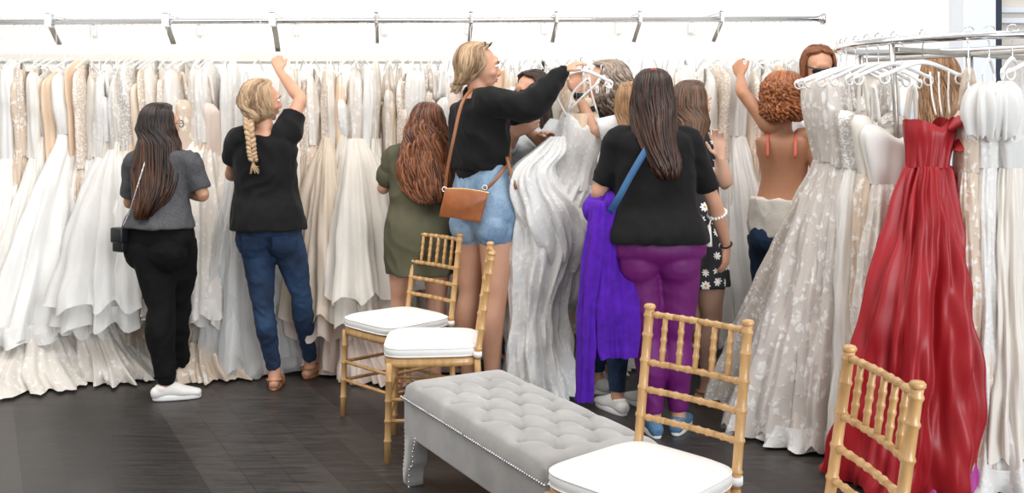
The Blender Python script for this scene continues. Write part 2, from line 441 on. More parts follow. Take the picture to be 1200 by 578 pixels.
def sheet_tube(name, rows, mat, parent, nt=96, per=5, yaw=0, folds_=((9, .0, .3, .5),), seed=0, hem=0, close=False, arc=None, twist=0, wob=.02, crease=.012, origin=None, skew=0, zmin=.012):
    """hanging cloth tube. rows: (cx, cy, z, rx, ry) top to bottom; folds_: (count, amplitude at top, at hem, sharpness) as share of radius"""
    rg = random.Random(seed)
    s = catmull(rows, per * (len(rows) - 1)); n = len(s)
    ph = [[rg.uniform(0, 6.28) for _ in range(3)] for _ in folds_]
    bm = bmesh.new(); vr = []
    a0, a1 = arc if arc else (0, 2 * PI)
    cols = nt if not arc else nt + 1
    cy, sy = math.cos(yaw), math.sin(yaw)
    off = Vector((seed * 3.7 % 50, seed * 1.3 % 50, 0))
    for i in range(n):
        t = i / (n - 1); cx, c_y, z, rx, ry = s[i]; rx = max(rx, .002); ry = max(ry, .002)
        row = []
        for k in range(cols):
            th = a0 + (a1 - a0) * k / nt
            f = 0
            for (cnt, A0, A1, sh), (p0, p1, p2) in zip(folds_, ph):
                w = th * cnt + p0 + .9 * math.sin(th * 2 + p1) + twist * t + .5 * math.sin(t * 3 + p2)
                v = math.sin(w); v = math.copysign(abs(v) ** sh, v)
                f += (A0 + (A1 - A0) * t ** 1.3) * v
            m_ = min(rx, ry)
            dx, dy = math.cos(th), math.sin(th)
            d = f * m_ * (1 if rx / ry > .5 else .8)
            q = Vector((dx * 2.2, dy * 2.2, z * 2.2)) + off
            d += wob * noise.noise(q) * (.4 + t) + crease * noise.noise(q * 3.1) * (.3 + t)
            lx, ly = dx * (rx + d), dy * (ry + d)
            zz = z + (hem * t ** 6) * (noise.noise(Vector((dx * 3, dy * 3, seed))) + .5 * math.sin(th * 13 + seed)) + skew * t ** 4 * dy
            row.append(bm.verts.new((cx + lx * cy - ly * sy, c_y + lx * sy + ly * cy, max(zz, zmin + .01 * abs(f)))))
        vr.append(row)
    for i in range(n - 1):
        for k in range(cols if not arc else cols - 1):
            k2 = (k + 1) % cols
            bm.faces.new((vr[i][k], vr[i][k2], vr[i + 1][k2], vr[i + 1][k]))
    if close and not arc:
        c = bm.verts.new(sum((v.co for v in vr[0]), Vector()) / cols)
        for k in range(cols): bm.faces.new((c, vr[0][(k + 1) % cols], vr[0][k]))
    return obj(name, bm, mat, parent, origin=origin)
# ---------------------------------------------------------------- the room
def build_room():
    def slab(name, c, s, mat):
        bm = bmesh.new(); box(bm, c, s); return struct(obj(name, bm, mat, smooth=False))
    slab('floor', (0, 3.0, -.05), (14, 9, .1), M['floor'])
    xw = X(1117, 6.6)
    slab('wall_back', ((-7 + xw) / 2, 6.72, 1.6), (xw + 7, .12, 3.4), M['wall'])
    slab('trim_1', (-3.0, 6.65, 1.86), (5.1, .025, .055), M['strip'])
    # to the right the wall steps forward into a pale pillar, then a dark door frame and a beige wall
    slab('trim_2', ((xw + X(1154, 6.6)) / 2, 6.6, 1.6), (X(1154, 6.6) - xw, .30, 3.4), M['pillar'])
    slab('door_1', (X(1160.5, 6.6), 6.62, 1.95), (X(1167, 6.6) - X(1154, 6.6), .2, 2.7), M['navy'])
    slab('wall_right', (X(1167, 6.6) + 1.7, 6.72, 1.6), (3.4, .12, 3.4), M['beige'])
    bm = bmesh.new()
    for z in (2.17, 2.10): box(bm, (X(1167, 6.6) + 1.2, 6.635, z), (2.4, .05, .035), bevel=.006)
    struct(obj('trim_3', bm, M['pillar'], smooth=False))
    slab('baseboard_back', ((-7 + xw) / 2, 6.645, .05), (xw + 7, .03, .1), M['wall'])

def build_rail():
    Yr, zr = 6.0, 2.04
    z = lambda py: HC - (py - HY) * Yr / FP
    t = thing('hanging_rail', 'long chrome hanging rail along the back wall with a round end cap', 'rail', (0, Yr, 0))
    bm = bmesh.new(); tube(bm, [(X(-160, Yr), 0, z(26.5)), (X(962, Yr), 0, z(22))], [.0165, .0165], per=1, round_ends=False)
    obj('rail_tube', bm, M['chrome'], t)
    bm = bmesh.new()
    x = X(963, Yr); zz = z(22)
    tube(bm, [(x - .004, 0, zz), (x + .016, 0, zz)], [.036, .036], per=1, round_ends=False, seg=20)
    tube(bm, [(x - .02, 0, zz), (x + .004, 0, zz)], [.022, .024], per=1, round_ends=False, seg=16)
    obj('end_cap', bm, M['chrome'], t)
    data = [(58, 'first'), (195, 'second'), (320, 'third'), (441, 'fourth'), (552, 'fifth'), (652, 'sixth'), (750, 'seventh'), (846, 'eighth')]
    for i, (px, word) in enumerate(data):
        x = X(px, Yr); zz = z(26.5 - 4.5 * px / 962)
        left = px < 350
        dx = .0 if left else -.035 - .00009 * (px - 440)
        b = thing('rail_bracket', f'grey metal wall bracket carrying the long rail, {word} from its left end', 'bracket', (x, Yr, zz), 0, 'brackets of the long rail')
        # hook plate that wraps over the tube
        bm = bmesh.new()
        bx_w = .022
        box(bm, (0, -.022, .012), (bx_w * 1.9 if left else bx_w, .006, .085 if left else .06), bevel=.002)
        box(bm, (0, .022, .012), (bx_w * 1.9 if left else bx_w, .006, .085 if left else .06), bevel=.002)
        box(bm, (0, 0, .05), (bx_w * 1.8 if left else bx_w, .05, .008), bevel=.002)
        obj('hook', bm, M['acrylic'] if left else M['steel'], b)
        bm = bmesh.new()
        tube(bm, [(0, .02, .045), (dx, .63, .05)], [.006, .006], per=1)
        obj('arm', bm, M['acrylic'], b)
        bm = bmesh.new()
        ribbon(bm, [(0, .02, -.018), (dx * .15, .06, -.06), (dx * .35, .13, -.17 if i == 2 else -.12)], .03 if left else .022, .012, (0, -1, 0))
        obj('brace', bm, M['steel'], b)
        bm = bmesh.new()
        box(bm, (dx, .635, .03), (.035, .012, .12), bevel=.003)
        obj('wall_plate', bm, M['acrylic'], b)

def light(name, kind, loc, target, energy, size=1, size_y=None, col=(1, 1, 1)):
    l = bpy.data.lights.new(name, kind); l.energy = energy; l.color = col
    if kind == 'AREA':
        l.shape = 'RECTANGLE'; l.size = size; l.size_y = size_y or size
    o = bpy.data.objects.new(name, l); C.objects.link(o); o.location = loc
    o.rotation_euler = (Vector(target) - Vector(loc)).to_track_quat('-Z', 'Y').to_euler()
    return o
def lights_camera():
    sc = bpy.context.scene
    cam = bpy.data.cameras.new('camera'); co = bpy.data.objects.new('camera', cam); C.objects.link(co)
    cam.sensor_width = 36; cam.lens = FP / 1200 * 36; cam.shift_y = -(289 - HY) / 1200
    co.location = (0, 0, HC); co.rotation_euler = (PI / 2, 0, 0); sc.camera = co
    cam.clip_start = .05
    w = bpy.data.worlds.new('world'); sc.world = w; w.use_nodes = True
    bg = w.node_tree.nodes['Background']; bg.inputs['Color'].default_value = (1, .99, .97, 1); bg.inputs['Strength'].default_value = .62
    light('ceiling_light_panels', 'AREA', (-1.0, 3.6, 3.6), (-1.0, 4.2, 0), 76, 7, 1.2, (1, .975, .94))
    light('ceiling_wall_washer', 'AREA', (-.8, 4.6, 3.3), (-.8, 6.2, 1.5), 50, 7, .5, (1, .96, .91))
    light('shop_window', 'AREA', (3.5, -2.0, 2.0), (0, 5, .8), 250, 4, 2.4, (.88, .94, 1))
    sc.view_settings.view_transform = 'Standard'; sc.view_settings.look = 'None'
    sc.view_settings.gamma = 1; sc.view_settings.exposure = .25; sc.view_settings.use_curve_mapping = False
# ---------------------------------------------------------------- gold banquet chairs
def bamboo(bm, p0, p1, r, rings, seg=12, cap0=True):
    """turned rod with raised bamboo rings at the given fractions"""
    p0, p1 = Vector(p0), Vector(p1); L = (p1 - p0).length
    pts, rr = [], []
    fr = [(0, r)]
    for f in rings:
        w = .0042 / L
        fr += [(f - 2.2 * w, r * .96), (f - w * .9, r * 1.13), (f - w * .25, r * 1.19), (f + w * .25, r * 1.19), (f + w * .9, r * 1.13), (f + 2.2 * w, r * .96)]
    fr += [(1, r)]
    fr = sorted(x for x in fr if -0.001 <= x[0] <= 1.001)
    for f, q in fr: pts.append(p0.lerp(p1, f)); rr.append(q)
    tube(bm, pts, rr, seg=seg, per=1, round_ends=False)
def make_chair(label):
    t = thing('banquet_chair', label, 'chair', group='gold chairs around the bench')
    g = M['gold']
    fw, bw = .188, .172           # half widths front, back
    yf, yb = -.19, .185
    def posty(z): return yb + (.0 if z < .43 else (z - .43) * .14) + (.02 * (1 - z / .43) if z < .43 else 0)
    for s in (-1, 1):
        bm = bmesh.new()
        bamboo(bm, (s * (bw + .006), yb + .02, 0), (s * bw, yb, .43), .0145, [.22, .45, .63, .85])
        bamboo(bm, (s * bw, yb, .43), (s * bw, posty(.875), .875), .0145, [.1, .29, .47, .65, .82, .95])
        lathe(bm, [(.016, 0), (.018, .004), (.018, .010), (.014, .015), (.006, .017)], 12, (s * bw, posty(.875), .872))
        obj('back_post', bm, g, t)
        bm = bmesh.new()
        bamboo(bm, (s * (fw + .004), yf - .004, 0), (s * (fw - .004), yf + .004, .42), .0145, [.22, .42, .62, .82])
        obj('front_leg', bm, g, t)
    rails = [.857, .715, .635, .555]
    for i, z in enumerate(rails):
        bm = bmesh.new(); y = posty(z)
        curve = .012
        pts = [(-bw, y, z), (-bw * .5, y + curve * .75, z), (0, y + curve, z), (bw * .5, y + curve * .75, z), (bw, y, z)]
        rings = [.12, .26, .38, .5, .62, .74, .88]
        for a, b in zip(pts[:-1], pts[1:]): bamboo(bm, a, b, .0095, [.33, .72], 10)
        obj('top_rail' if i == 0 else 'back_rail', bm, g, t)
    for k in range(5):
        x = (k - 2) * bw * .335
        cv = .012 * (1 - (x / bw) ** 2)
        bm = bmesh.new(); bamboo(bm, (x, posty(rails[1]) + cv, rails[1]), (x, posty(rails[0]) + cv, rails[0]), .0085, [.28, .5, .72], 10)
        obj('spindle', bm, g, t)
    # seat frame: rounded trapezoid ring board
    def outline(k, n=48, grow=0, rr=.05):
        hw_f, hw_b = fw + .022 + grow, bw + .016 + grow; y0, y1 = yf - .024 - grow, yb + .014 + grow
        pts = []
        for i in range(n):
            a = 2 * PI * i / n
            ca, sa = math.cos(a), math.sin(a)
            e = .38
            u = math.copysign(abs(ca) ** e, ca); v = math.copysign(abs(sa) ** e, sa)
            y = (y0 + y1) / 2 + v * (y1 - y0) / 2; tt = (v + 1) / 2
            pts.append((u * (hw_f * (1 - tt) + hw_b * tt), y))
        return pts
    def loft(prof):
        bm = bmesh.new(); vr = []
        for z, gr in prof: vr.append([bm.verts.new((x, y, z)) for x, y in outline(0, grow=gr)])
        n = len(vr[0])
        for i in range(len(vr) - 1):
            for k in range(n): bm.faces.new((vr[i][k], vr[i][(k + 1) % n], vr[i + 1][(k + 1) % n], vr[i + 1][k]))
        bm.faces.new(vr[0][::-1]); bm.faces.new(vr[-1]); return bm
    obj('seat_frame', loft([(.402, -.012), (.404, -.004), (.412, 0), (.424, 0), (.430, -.003), (.434, -.002), (.438, -.008)]), g, t)
    for z in (.265, .175):
        for (a, b) in (((-fw, yf), (fw, yf)), ((-bw, yb + .01), (bw, yb + .01)), ((-fw, yf), (-bw - .003, yb + .01)), ((fw, yf), (bw + .003, yb + .01))):
            bm = bmesh.new(); bamboo(bm, (a[0], a[1], z), (b[0], b[1], z), .0085, [.25, .5, .75], 10)
            obj('stretcher', bm, g, t)
    # cushion
    bm = loft([(.439, -.03), (.441, -.012), (.447, -.004), (.463, .002), (.478, .0), (.487, -.006), (.494, -.02), (.499, -.05), (.5015, -.09), (.503, -.14)])
    cu = obj('seat_cushion', bm, M['cushion'], t)
    bm = bmesh.new()
    for zz in (.4475, .4815):
        o = outline(0, grow=-.001 if zz < .46 else -.0005)
        pts = [(x, y, zz) for x, y in o]; pts.append(pts[0]); tube(bm, pts, [.0028] * len(pts), seg=6, per=1, cap=False, round_ends=False)
    obj('piping', bm, M['cushion'], cu)
    for s in (-1, 1):
        bm = bmesh.new(); c = Vector((s * bw, yb + .002, .452))
        lathe(bm, [(.017, -.011), (.0195, -.011), (.0195, .011), (.017, .011)], 16, c)
        box(bm, c + Vector((-s * .02, -.02, 0)), (.03, .03, .018), bevel=.003)
        obj('cushion_strap', bm, M['strap_white'], t)
    return t

def build_chairs():
    def place(cx, cy, fx, fy): return (cx, cy, 0), math.atan2(fy, fx) + PI / 2
    c0 = make_chair('gold wooden chair with white cushion, the farther of the pair, behind it an olive dress')
    loc, r = place(-.555, 4.92, -.72, -.69); c0.location = loc; c0.rotation_euler = (0, 0, r)
    loc, r = place(-.34, 4.44, -.999, -.04)
    copy_tree(c0, loc, r, 'gold wooden chair with white cushion, seen side on, at the far corner of the bench')
    loc, r = place(.365, 2.77, -.71, -.70)
    copy_tree(c0, loc, r, 'gold wooden chair standing at the near end of the grey bench, before the purple leggings')
    loc, r = place(.61, 2.31, -.995, -.09)
    copy_tree(c0, loc, r, 'gold wooden chair nearest the camera, only its back showing before the red gown')

def build_bench():
    ang = math.radians(-61)
    t = thing('tufted_bench', 'grey velvet button-tufted bench with silver nailhead trim', 'bench', (.03, 3.635, 0), ang)
    L, W, H = .55, .225, .402      # half length, half width
    btn = []
    rows = 8
    for i in range(rows):
        x = -L + .115 + i * (2 * L - .23) / (rows - 1)
        for j in range(3): btn.append((x, (j - 1) * .135 + (.034 if i % 2 else -.034)))
    def top_h(x, y):
        ex = min(1, (L - abs(x)) / .06); ey = min(1, (W - abs(y)) / .06)
        e = max(0, min(ex, 1)); f = max(0, min(ey, 1))
        h = .042 * (1 - (1 - e) ** 2.5) ** .5 * (1 - (1 - f) ** 2.5) ** .5
        for bx_, by_ in btn:
            d = math.hypot(x - bx_, y - by_)
            h -= .036 * math.exp(-(d / .021) ** 1.3)
        # pleats joining neighbouring buttons
        for a in range(len(btn)):
            for b in range(a + 1, len(btn)):
                p, q = btn[a], btn[b]; dd = math.hypot(p[0] - q[0], p[1] - q[1])
                if dd > .168 or abs(p[0] - q[0]) < .02: continue
                vx, vy = q[0] - p[0], q[1] - p[1]; u = max(0, min(1, ((x - p[0]) * vx + (y - p[1]) * vy) / dd ** 2))
                d = math.hypot(x - p[0] - u * vx, y - p[1] - u * vy)
                if d < .03: h -= .0085 * math.exp(-(d / .008) ** 2)
        return h
    NX, NY = 150, 62
    bm = bmesh.new(); g = []
    for i in range(NX + 1):
        row = []
        for j in range(NY + 1):
            u = -1 + 2 * i / NX; v = -1 + 2 * j / NY
            x, y = u * L, v * W
            # rounded corners
            r = .03; ax, ay = abs(x) - (L - r), abs(y) - (W - r)
            if ax > 0 and ay > 0:
                d = math.hypot(ax, ay)
                if d > r:
                    k = r / d; x = math.copysign(L - r + ax * k, x); y = math.copysign(W - r + ay * k, y)
            row.append(bm.verts.new((x, y, H - .03 + top_h(x, y))))
        g.append(row)
    for i in range(NX):
        for j in range(NY): bm.faces.new((g[i][j], g[i + 1][j], g[i + 1][j + 1], g[i][j + 1]))
    # pleated side band down to the nail line
    edge = [g[i][0] for i in range(NX + 1)] + [g[NX][j] for j in range(1, NY + 1)] + [g[i][NY] for i in range(NX - 1, -1, -1)] + [g[0][j] for j in range(NY - 1, 0, -1)]
    ring = edge
    for k, (dz, gr) in enumerate([(-.012, .007), (-.028, .010), (-.040, .006), (-.046, -.003)]):
        nr = []
        for v in edge:
            n = Vector((v.co.x / L, v.co.y / W, 0)); nn = Vector((round(n.x) if abs(n.x) > .97 else 0, round(n.y) if abs(n.y) > .97 else 0, 0))
            if nn.length == 0: nn = n
            nn.normalize()
            s = v.co.x if abs(nn.y) > .5 else v.co.y
            pl = .0035 * -abs(math.sin(s * 21)) ** .35 if k < 3 else 0
            nr.append(bm.verts.new((v.co.x + nn.x * (gr + pl), v.co.y + nn.y * (gr + pl), H - .03 + dz)))
        m_ = len(ring)
        for q in range(m_): bm.faces.new((ring[q], ring[(q + 1) % m_], nr[(q + 1) % m_], nr[q]))
        ring = nr
    obj('tufted_seat', bm, M['velvet'], t)
    for bx_, by_ in btn:
        bm = bmesh.new(); ellipsoid(bm, (bx_, by_, H - .03 + top_h(bx_, by_) + .001), (.009, .009, .005), seg=10)
        obj('tuft_button', bm, M['velvet'], t)
    # apron
    bm = bmesh.new(); box(bm, (0, 0, .275), (2 * L - .004, 2 * W - .004, .15), bevel=.006)
    ap = obj('apron', bm, M['velvet'], t)
    # nail rows round the apron top
    def nails(bm, pts, step=.0145, r=.0052):
        for a, b in zip(pts[:-1], pts[1:]):
            a, b = Vector(a), Vector(b); n = max(1, int((b - a).length / step))
            for i in range(n): ellipsoid(bm, a.lerp(b, i / n), (r, r, r), seg=6)
    bm = bmesh.new(); z = .343; e = .006
    nails(bm, [(-L - e, -W - e, z), (L + e, -W - e, z), (L + e, W + e, z), (-L - e, W + e, z), (-L - e, -W - e, z)])
    tr = obj('nailhead_trim', bm, M['nail'], t)
    # scroll legs
    for sx in (-1, 1):
        for sy in (-1, 1):
            # profile seen from the side: in the x-z plane, flares out at the foot, with a stepped inner edge
            out = [(.0, .22), (.003, .17), (.0, .12), (-.012, .07), (-.018, .03), (-.012, .004), (-.002, 0)]
            inn = [(-.004 + .05, 0), (.045, .02), (.050, .045), (.052, .07), (.066, .085), (.082, .092), (.088, .11), (.088, .15), (.105, .18), (.12, .22)]
            poly = [(sx * (L - .004 - x), z_) for x, z_ in out + inn]
            bm = bmesh.new(); lay = []
            for y in (W - .003, W - .008, W - .06, W - .065):
                ins = .004 if y in (W - .003, W - .065) else 0
                cx = sum(p[0] for p in poly) / len(poly); cz = sum(p[1] for p in poly) / len(poly)
                lay.append([bm.verts.new((cx + (x - cx) * (1 - ins * 8), sy * y - sy * .010 * (1 if z_ > .3 else 0), cz + (z_ - cz) * (1 - ins * 2))) for x, z_ in poly])
            n = len(poly)
            for i in range(3):
                for k in range(n): bm.faces.new((lay[i][k], lay[i][(k + 1) % n], lay[i + 1][(k + 1) % n], lay[i + 1][k]))
            bm.faces.new(lay[0][::-1]); bm.faces.new(lay[-1])
            lg = obj('leg', bm, M['velvet'], t)
            bm = bmesh.new()
            nails(bm, [(sx * (L - .004 - x * .9 - .006), sy * (W - .002), z_) for x, z_ in inn], .014, .0045)
            nails(bm, [(sx * (L - .004 + .002 - out[i][0]), sy * (W - .03 * 0 - .006), out[i][1]) for i in range(5)], .014, .0045)
            obj('leg_nailheads', bm, M['nail'], lg)
# ---------------------------------------------------------------- people
def rotz(v, a): return Vector((v.x * math.cos(a) - v.y * math.sin(a), v.x * math.sin(a) + v.y * math.cos(a), v.z))
class Fig:
    """joints of one person in world coordinates; a = turn of the body (0 = back to the camera, + = turned to its left)"""
    def __init__(s, x, Y, H, a=0, aS=None, lean=(0, 0), build=1.0, hip=1.0):
        s.H, s.a, s.aS = H, math.radians(a), math.radians(a if aS is None else aS)
        s.root = Vector((x, Y, 0)); s.build = build; s.hipw = hip
        s.pel = s.root + Vector((0, 0, .53 * H))
        s.chest = s.root + Vector((lean[0] * .7, lean[1] * .7, .73 * H))
        s.neck = s.root + Vector((lean[0], lean[1], .845 * H))
        R = rotz(Vector((1, 0, 0)), s.a); RS = rotz(Vector((1, 0, 0)), s.aS)
        s.R, s.RS = R, RS; s.F = rotz(Vector((0, 1, 0)), s.a); s.FS = rotz(Vector((0, 1, 0)), s.aS)
        s.j = {}
        for n, k in (('L', -1), ('R', 1)):
            s.j['sh' + n] = s.neck + RS * k * .100 * H * build + Vector((0, 0, -.03 * H))
            s.j['hip' + n] = s.pel + R * k * .052 * H * hip + Vector((0, 0, -.03 * H))
            s.j['kn' + n] = s.root + R * k * .052 * H + s.F * .01 + Vector((0, 0, .285 * H))
            s.j['an' + n] = s.root + R * k * .055 * H - s.F * .02 + Vector((0, 0, .048 * H))
            s.j['el' + n] = s.j['sh' + n] + RS * k * .03 - s.FS * .02 + Vector((0, 0, -.175 * H))
            s.j['wr' + n] = s.j['el' + n] + s.FS * .18 + Vector((0, 0, -.02))
        s.head = s.neck + Vector((0, 0, .088 * H)) + s.FS * .01
        s.hyaw, s.hpitch, s.hroll = s.aS, 0, 0
        s.toe = {'L': s.a, 'R': s.a}
    def frame(s, t):
        """t: 0 pelvis, .5 chest, 1 neck"""
        p = catmull([s.pel, s.chest, s.neck], 40); i = max(0, min(1, t)) * 40; k = min(int(i), 39)
        c = Vector(p[k]).lerp(Vector(p[k + 1]), i - k)
        if t < 0: c = s.pel + Vector((0, 0, t * (s.neck - s.pel).length))
        if t > 1: c = s.neck + (s.neck - s.chest).normalized() * (t - 1) * (s.neck - s.pel).length
        a = s.a + (s.aS - s.a) * max(0, min(1, t * 1.3)); return c, a
BODY = [(-.16, .085, .075, .01), (-.08, .158, .100, -.006), (0, .170, .112, -.012), (.12, .158, .104, -.008), (.26, .138, .088, .002), (.38, .126, .082, .004), (.5, .134, .09, .006), (.64, .148, .104, .010), (.76, .155, .100, .006), (.87, .150, .080, -.002), (.95, .085, .060, -.004), (1.02, .052, .052, 0)]
def torso(bm, f, levels, grow=0, t0=-9, t1=9, seg=28):
    k = f.H / 1.65 * f.build
    rows = []
    for t, hw, hd, yo in levels:
        if t < t0 or t > t1: continue
        c, a = f.frame(t); hwk = k * (f.hipw if t < .2 else 1)
        rows.append((c.x, c.y, c.z, hw * hwk + grow, hd * k * (f.hipw if t < .2 else 1) + grow, a, yo * k))
    s = catmull(rows, 4 * (len(rows) - 1)); vr = []
    for cx, cy, cz, rx, ry, a, yo in s:
        R = rotz(Vector((1, 0, 0)), a); F = rotz(Vector((0, 1, 0)), a); row = []
        for q in range(seg):
            th = 2 * PI * q / seg; c_, s_ = math.cos(th), math.sin(th)
            row.append(bm.verts.new(Vector((cx, cy, cz)) + R * rx * math.copysign(abs(c_) ** .9, c_) + F * (ry * math.copysign(abs(s_) ** .9, s_) + yo)))
        vr.append(row)
    for i in range(len(vr) - 1):
        for q in range(seg): bm.faces.new((vr[i][q], vr[i][(q + 1) % seg], vr[i + 1][(q + 1) % seg], vr[i + 1][q]))
    bm.faces.new(vr[0][::-1]); bm.faces.new(vr[-1])
def buttocks(bm, f, grow=0, k=1.0):
    for n, q in (('L', -1), ('R', 1)):
        c = f.pel + f.R * q * .078 * f.hipw * f.H / 1.65 - f.F * .050 * f.H / 1.65 + Vector((0, 0, -.035 * f.H))
        r = .088 * f.H / 1.65 * k * f.hipw + grow
        ellipsoid(bm, c, (r, r * .86, r * 1.1), Matrix.Rotation(f.a, 3, 'Z'), 20)
def bust(bm, f, grow=0, k=1.0):
    for q in (-1, 1):
        c, a = f.frame(.66); c = c + f.RS * q * .07 + f.FS * .075
        r = .062 * k + grow; ellipsoid(bm, c, (r, r, r * .95), None, 16)
def legtube(bm, f, n, grow=0, t_to=1.0, extra=None, rk=1.0):
    """thigh to ankle, cut at t_to (1 = ankle)"""
    k = f.H / 1.65 * rk
    hip, kn, an = f.j['hip' + n], f.j['kn' + n], f.j['an' + n]
    F = rotz(Vector((0, 1, 0)), f.toe[n] * .5 + f.a * .5)
    calf = kn.lerp(an, .28) - F * .018 * k; mid = kn.lerp(an, .6) - F * .008 * k
    th = hip.lerp(kn, .45) + F * .008
    pts = [hip, th, hip.lerp(kn, .8), kn, calf, mid, an]; rr = [.092, .080, .062, .053, .0565, .043, .034]
    cum = [0, .225, .4, .5, .64, .8, 1.0]
    if t_to < 1:
        P2, R2 = [], []
        for i in range(7):
            if cum[i] < t_to - .02: P2.append(pts[i]); R2.append(rr[i])
            else:
                u = (t_to - cum[i - 1]) / (cum[i] - cum[i - 1]); P2.append(pts[i - 1].lerp(pts[i], u)); R2.append(rr[i - 1] * (1 - u) + rr[i] * u); break
        pts, rr = P2, R2
    rr = [r * k + (grow if not callable(grow) else grow(c)) for r, c in zip(rr, cum)]
    tube(bm, pts, rr, seg=20, per=5, ref=f.R, round_ends=False)
def foot(bm, f, n, grow=0, toes=True):
    an = f.j['an' + n]; F = rotz(Vector((0, 1, 0)), f.toe[n]); k = f.H / 1.65; R = rotz(Vector((1, 0, 0)), f.toe[n])
    fl = an.z - .079 * k
    b = Vector((an.x, an.y, fl))
    tube(bm, [an + Vector((0, 0, .02)), b + Vector((0, 0, .05 * k)) - F * .01, b + Vector((0, 0, .032 * k)) - F * .02], [.034 * k, .034 * k, .032 * k], per=3, seg=16)
    tube(bm, [b - F * .045 * k + Vector((0, 0, .028 * k)), b + F * .03 * k + Vector((0, 0, .038 * k)), b + F * .10 * k + Vector((0, 0, .026 * k)), b + F * .155 * k + Vector((0, 0, .016 * k))],
         [(.028 * k + grow, .027 * k + grow), (.032 * k + grow, .034 * k + grow), (.042 * k + grow, .024 * k + grow), (.036 * k + grow, .014 * k + grow)], seg=16, per=4, ref=R)
    if toes:
        for i, (dx, ln, r) in enumerate(((-.027, .045, .013), (-.008, .04, .009), (.006, .034, .0085), (.019, .028, .008), (.030, .02, .0075))):
            sx = dx * (1 if n == 'R' else -1)
            p = b + F * .16 * k + R * sx * k + Vector((0, 0, .012)); tube(bm, [p, p + F * ln * k - Vector((0, 0, .003))], [r, r * .85], seg=8, per=1)
def arm(bm, f, n, grow=0, t0=0, t1=1.0, rk=1.0, rr=None):
    k = f.H / 1.65 * rk
    sh, el, wr = f.j['sh' + n], f.j['el' + n], f.j['wr' + n]
    inn = f.neck.lerp(sh, .45); inn.z = sh.z + .006
    pts = [inn, sh, sh.lerp(el, .35), sh.lerp(el, .8), el, el.lerp(wr, .25), el.lerp(wr, .65), wr]
    r = rr or [.045, .050, .043, .037, .035, .037, .029, .0225]
    cum = [-.2, 0, .17, .4, .5, .62, .82, 1.0]
    P2, R2 = [], []
    for i in range(8):
        if cum[i] > t1 + .02:
            u = (t1 - cum[i - 1]) / (cum[i] - cum[i - 1]); P2.append(pts[i - 1].lerp(pts[i], u)); R2.append(r[i - 1] * (1 - u) + r[i] * u); break
        if cum[i] >= t0 - .21: P2.append(pts[i]); R2.append(r[i])
    gg = [(grow(c) if callable(grow) else grow) for c in cum][:len(P2)]
    tube(bm, P2, [a * k + g for a, g in zip(R2, gg)], seg=16, per=4, round_ends=False)
def hand(bm, wr, d, up, side=1, curl=.5, k=1.0, spread=.12, thumb=.7):
    """wr wrist; d pointing direction; up back-of-hand normal; side +1 when the thumb lies on d x up"""
    d = Vector(d).normalized(); up = Vector(up); up = (up - d * up.dot(d)).normalized(); s = d.cross(up) * side
    tube(bm, [wr - d * .012, wr + d * .02 * k, wr + d * .05 * k, wr + d * .085 * k], [(.023 * k, .019 * k), (.030 * k, .016 * k), (.039 * k, .0145 * k), (.038 * k, .011 * k)], seg=16, per=4, ref=s)
    for i, ln in enumerate((.066, .074, .069, .054)):
        off = (.0285 - i * .019) * k
        base = wr + d * (.080 - abs(i - 1.2) * .004) * k + s * off
        dd = (d + s * spread * (1.3 - i) * .5).normalized(); p = base; pts = [base - d * .02 * k, base]; cur = dd; nn = up
        for j, fr in enumerate((.42, .32, .26)):
            ang = curl * (.55 if j == 0 else .85); cur = (cur * math.cos(ang) - nn * math.sin(ang)).normalized(); nn = (nn - cur * nn.dot(cur)).normalized()
            p = p + cur * ln * fr * k; pts.append(p)
        tube(bm, pts, [.0092 * k, .0092 * k, .0086 * k, .0078 * k, .0068 * k], seg=10, per=2)
    b = wr + d * .018 * k + s * .022 * k; q = (d * .75 + s * thumb - up * .25).normalized()
    q2 = (d * 1.0 + s * thumb * .3 - up * .35 * (1 + curl)).normalized()
    tube(bm, [b, b + q * .032 * k, b + q * .036 * k + q2 * .026 * k, b + q * .036 * k + q2 * .05 * k], [.014 * k, .0125 * k, .0105 * k, .0085 * k], seg=10, per=3)
def headmat(f):
    return Matrix.Translation(f.head) @ Matrix.Rotation(f.hyaw, 4, 'Z') @ Matrix.Rotation(f.hroll, 4, 'Y') @ Matrix.Rotation(f.hpitch, 4, 'X')
def add_head(bm, f, ears=True):
    k = f.H / 1.65 * .98; k = .5 + .5 * k; mt = headmat(f); m3 = mt.to_3x3()
    def E(c, r, rot=None, seg=20):
        ellipsoid(bm, mt @ (Vector(c) * k), [q * k for q in r], m3 if rot is None else m3 @ rot, seg)
    E((0, -.012, .030), (.073, .092, .080)); E((0, .022, -.005), (.064, .070, .085)); E((0, .038, -.055), (.047, .045, .044))
    E((0, .066, -.088), (.020, .018, .016)); E((0, .052, -.030), (.052, .036, .045))
    for s in (-1, 1):
        E((s * .034, .058, -.024), (.024, .026, .022)); E((s * .028, .080, .028), (.022, .010, .008))
        if ears:
            E((s * .073, -.006, -.004), (.007, .016, .028), Matrix.Rotation(.15 * s, 3, 'Z')); 
    E((0, .080, .040), (.040, .012, .022))
    tube(bm, [mt @ (Vector(p) * k) for p in ((0, .082, .020), (0, .097, -.004), (0, .106, -.022), (0, .092, -.032))], [.0075 * k, .0085 * k, .0105 * k, .009 * k], seg=10, per=3)
    for s in (-1, 1): E((s * .010, .094, -.027), (.0075, .009, .007), seg=10)
    E((0, .086, -.050), (.020, .011, .0055), seg=14); E((0, .083, -.061), (.017, .012, .0065), seg=14)
    # neck
    tube(bm, [f.neck - Vector((0, 0, .05)), f.neck + Vector((0, 0, .02)), mt @ (Vector((0, -.012, -.05)) * k), mt @ (Vector((0, -.01, 0)) * k)], [.056, .050, .050, .05], seg=18, per=3)
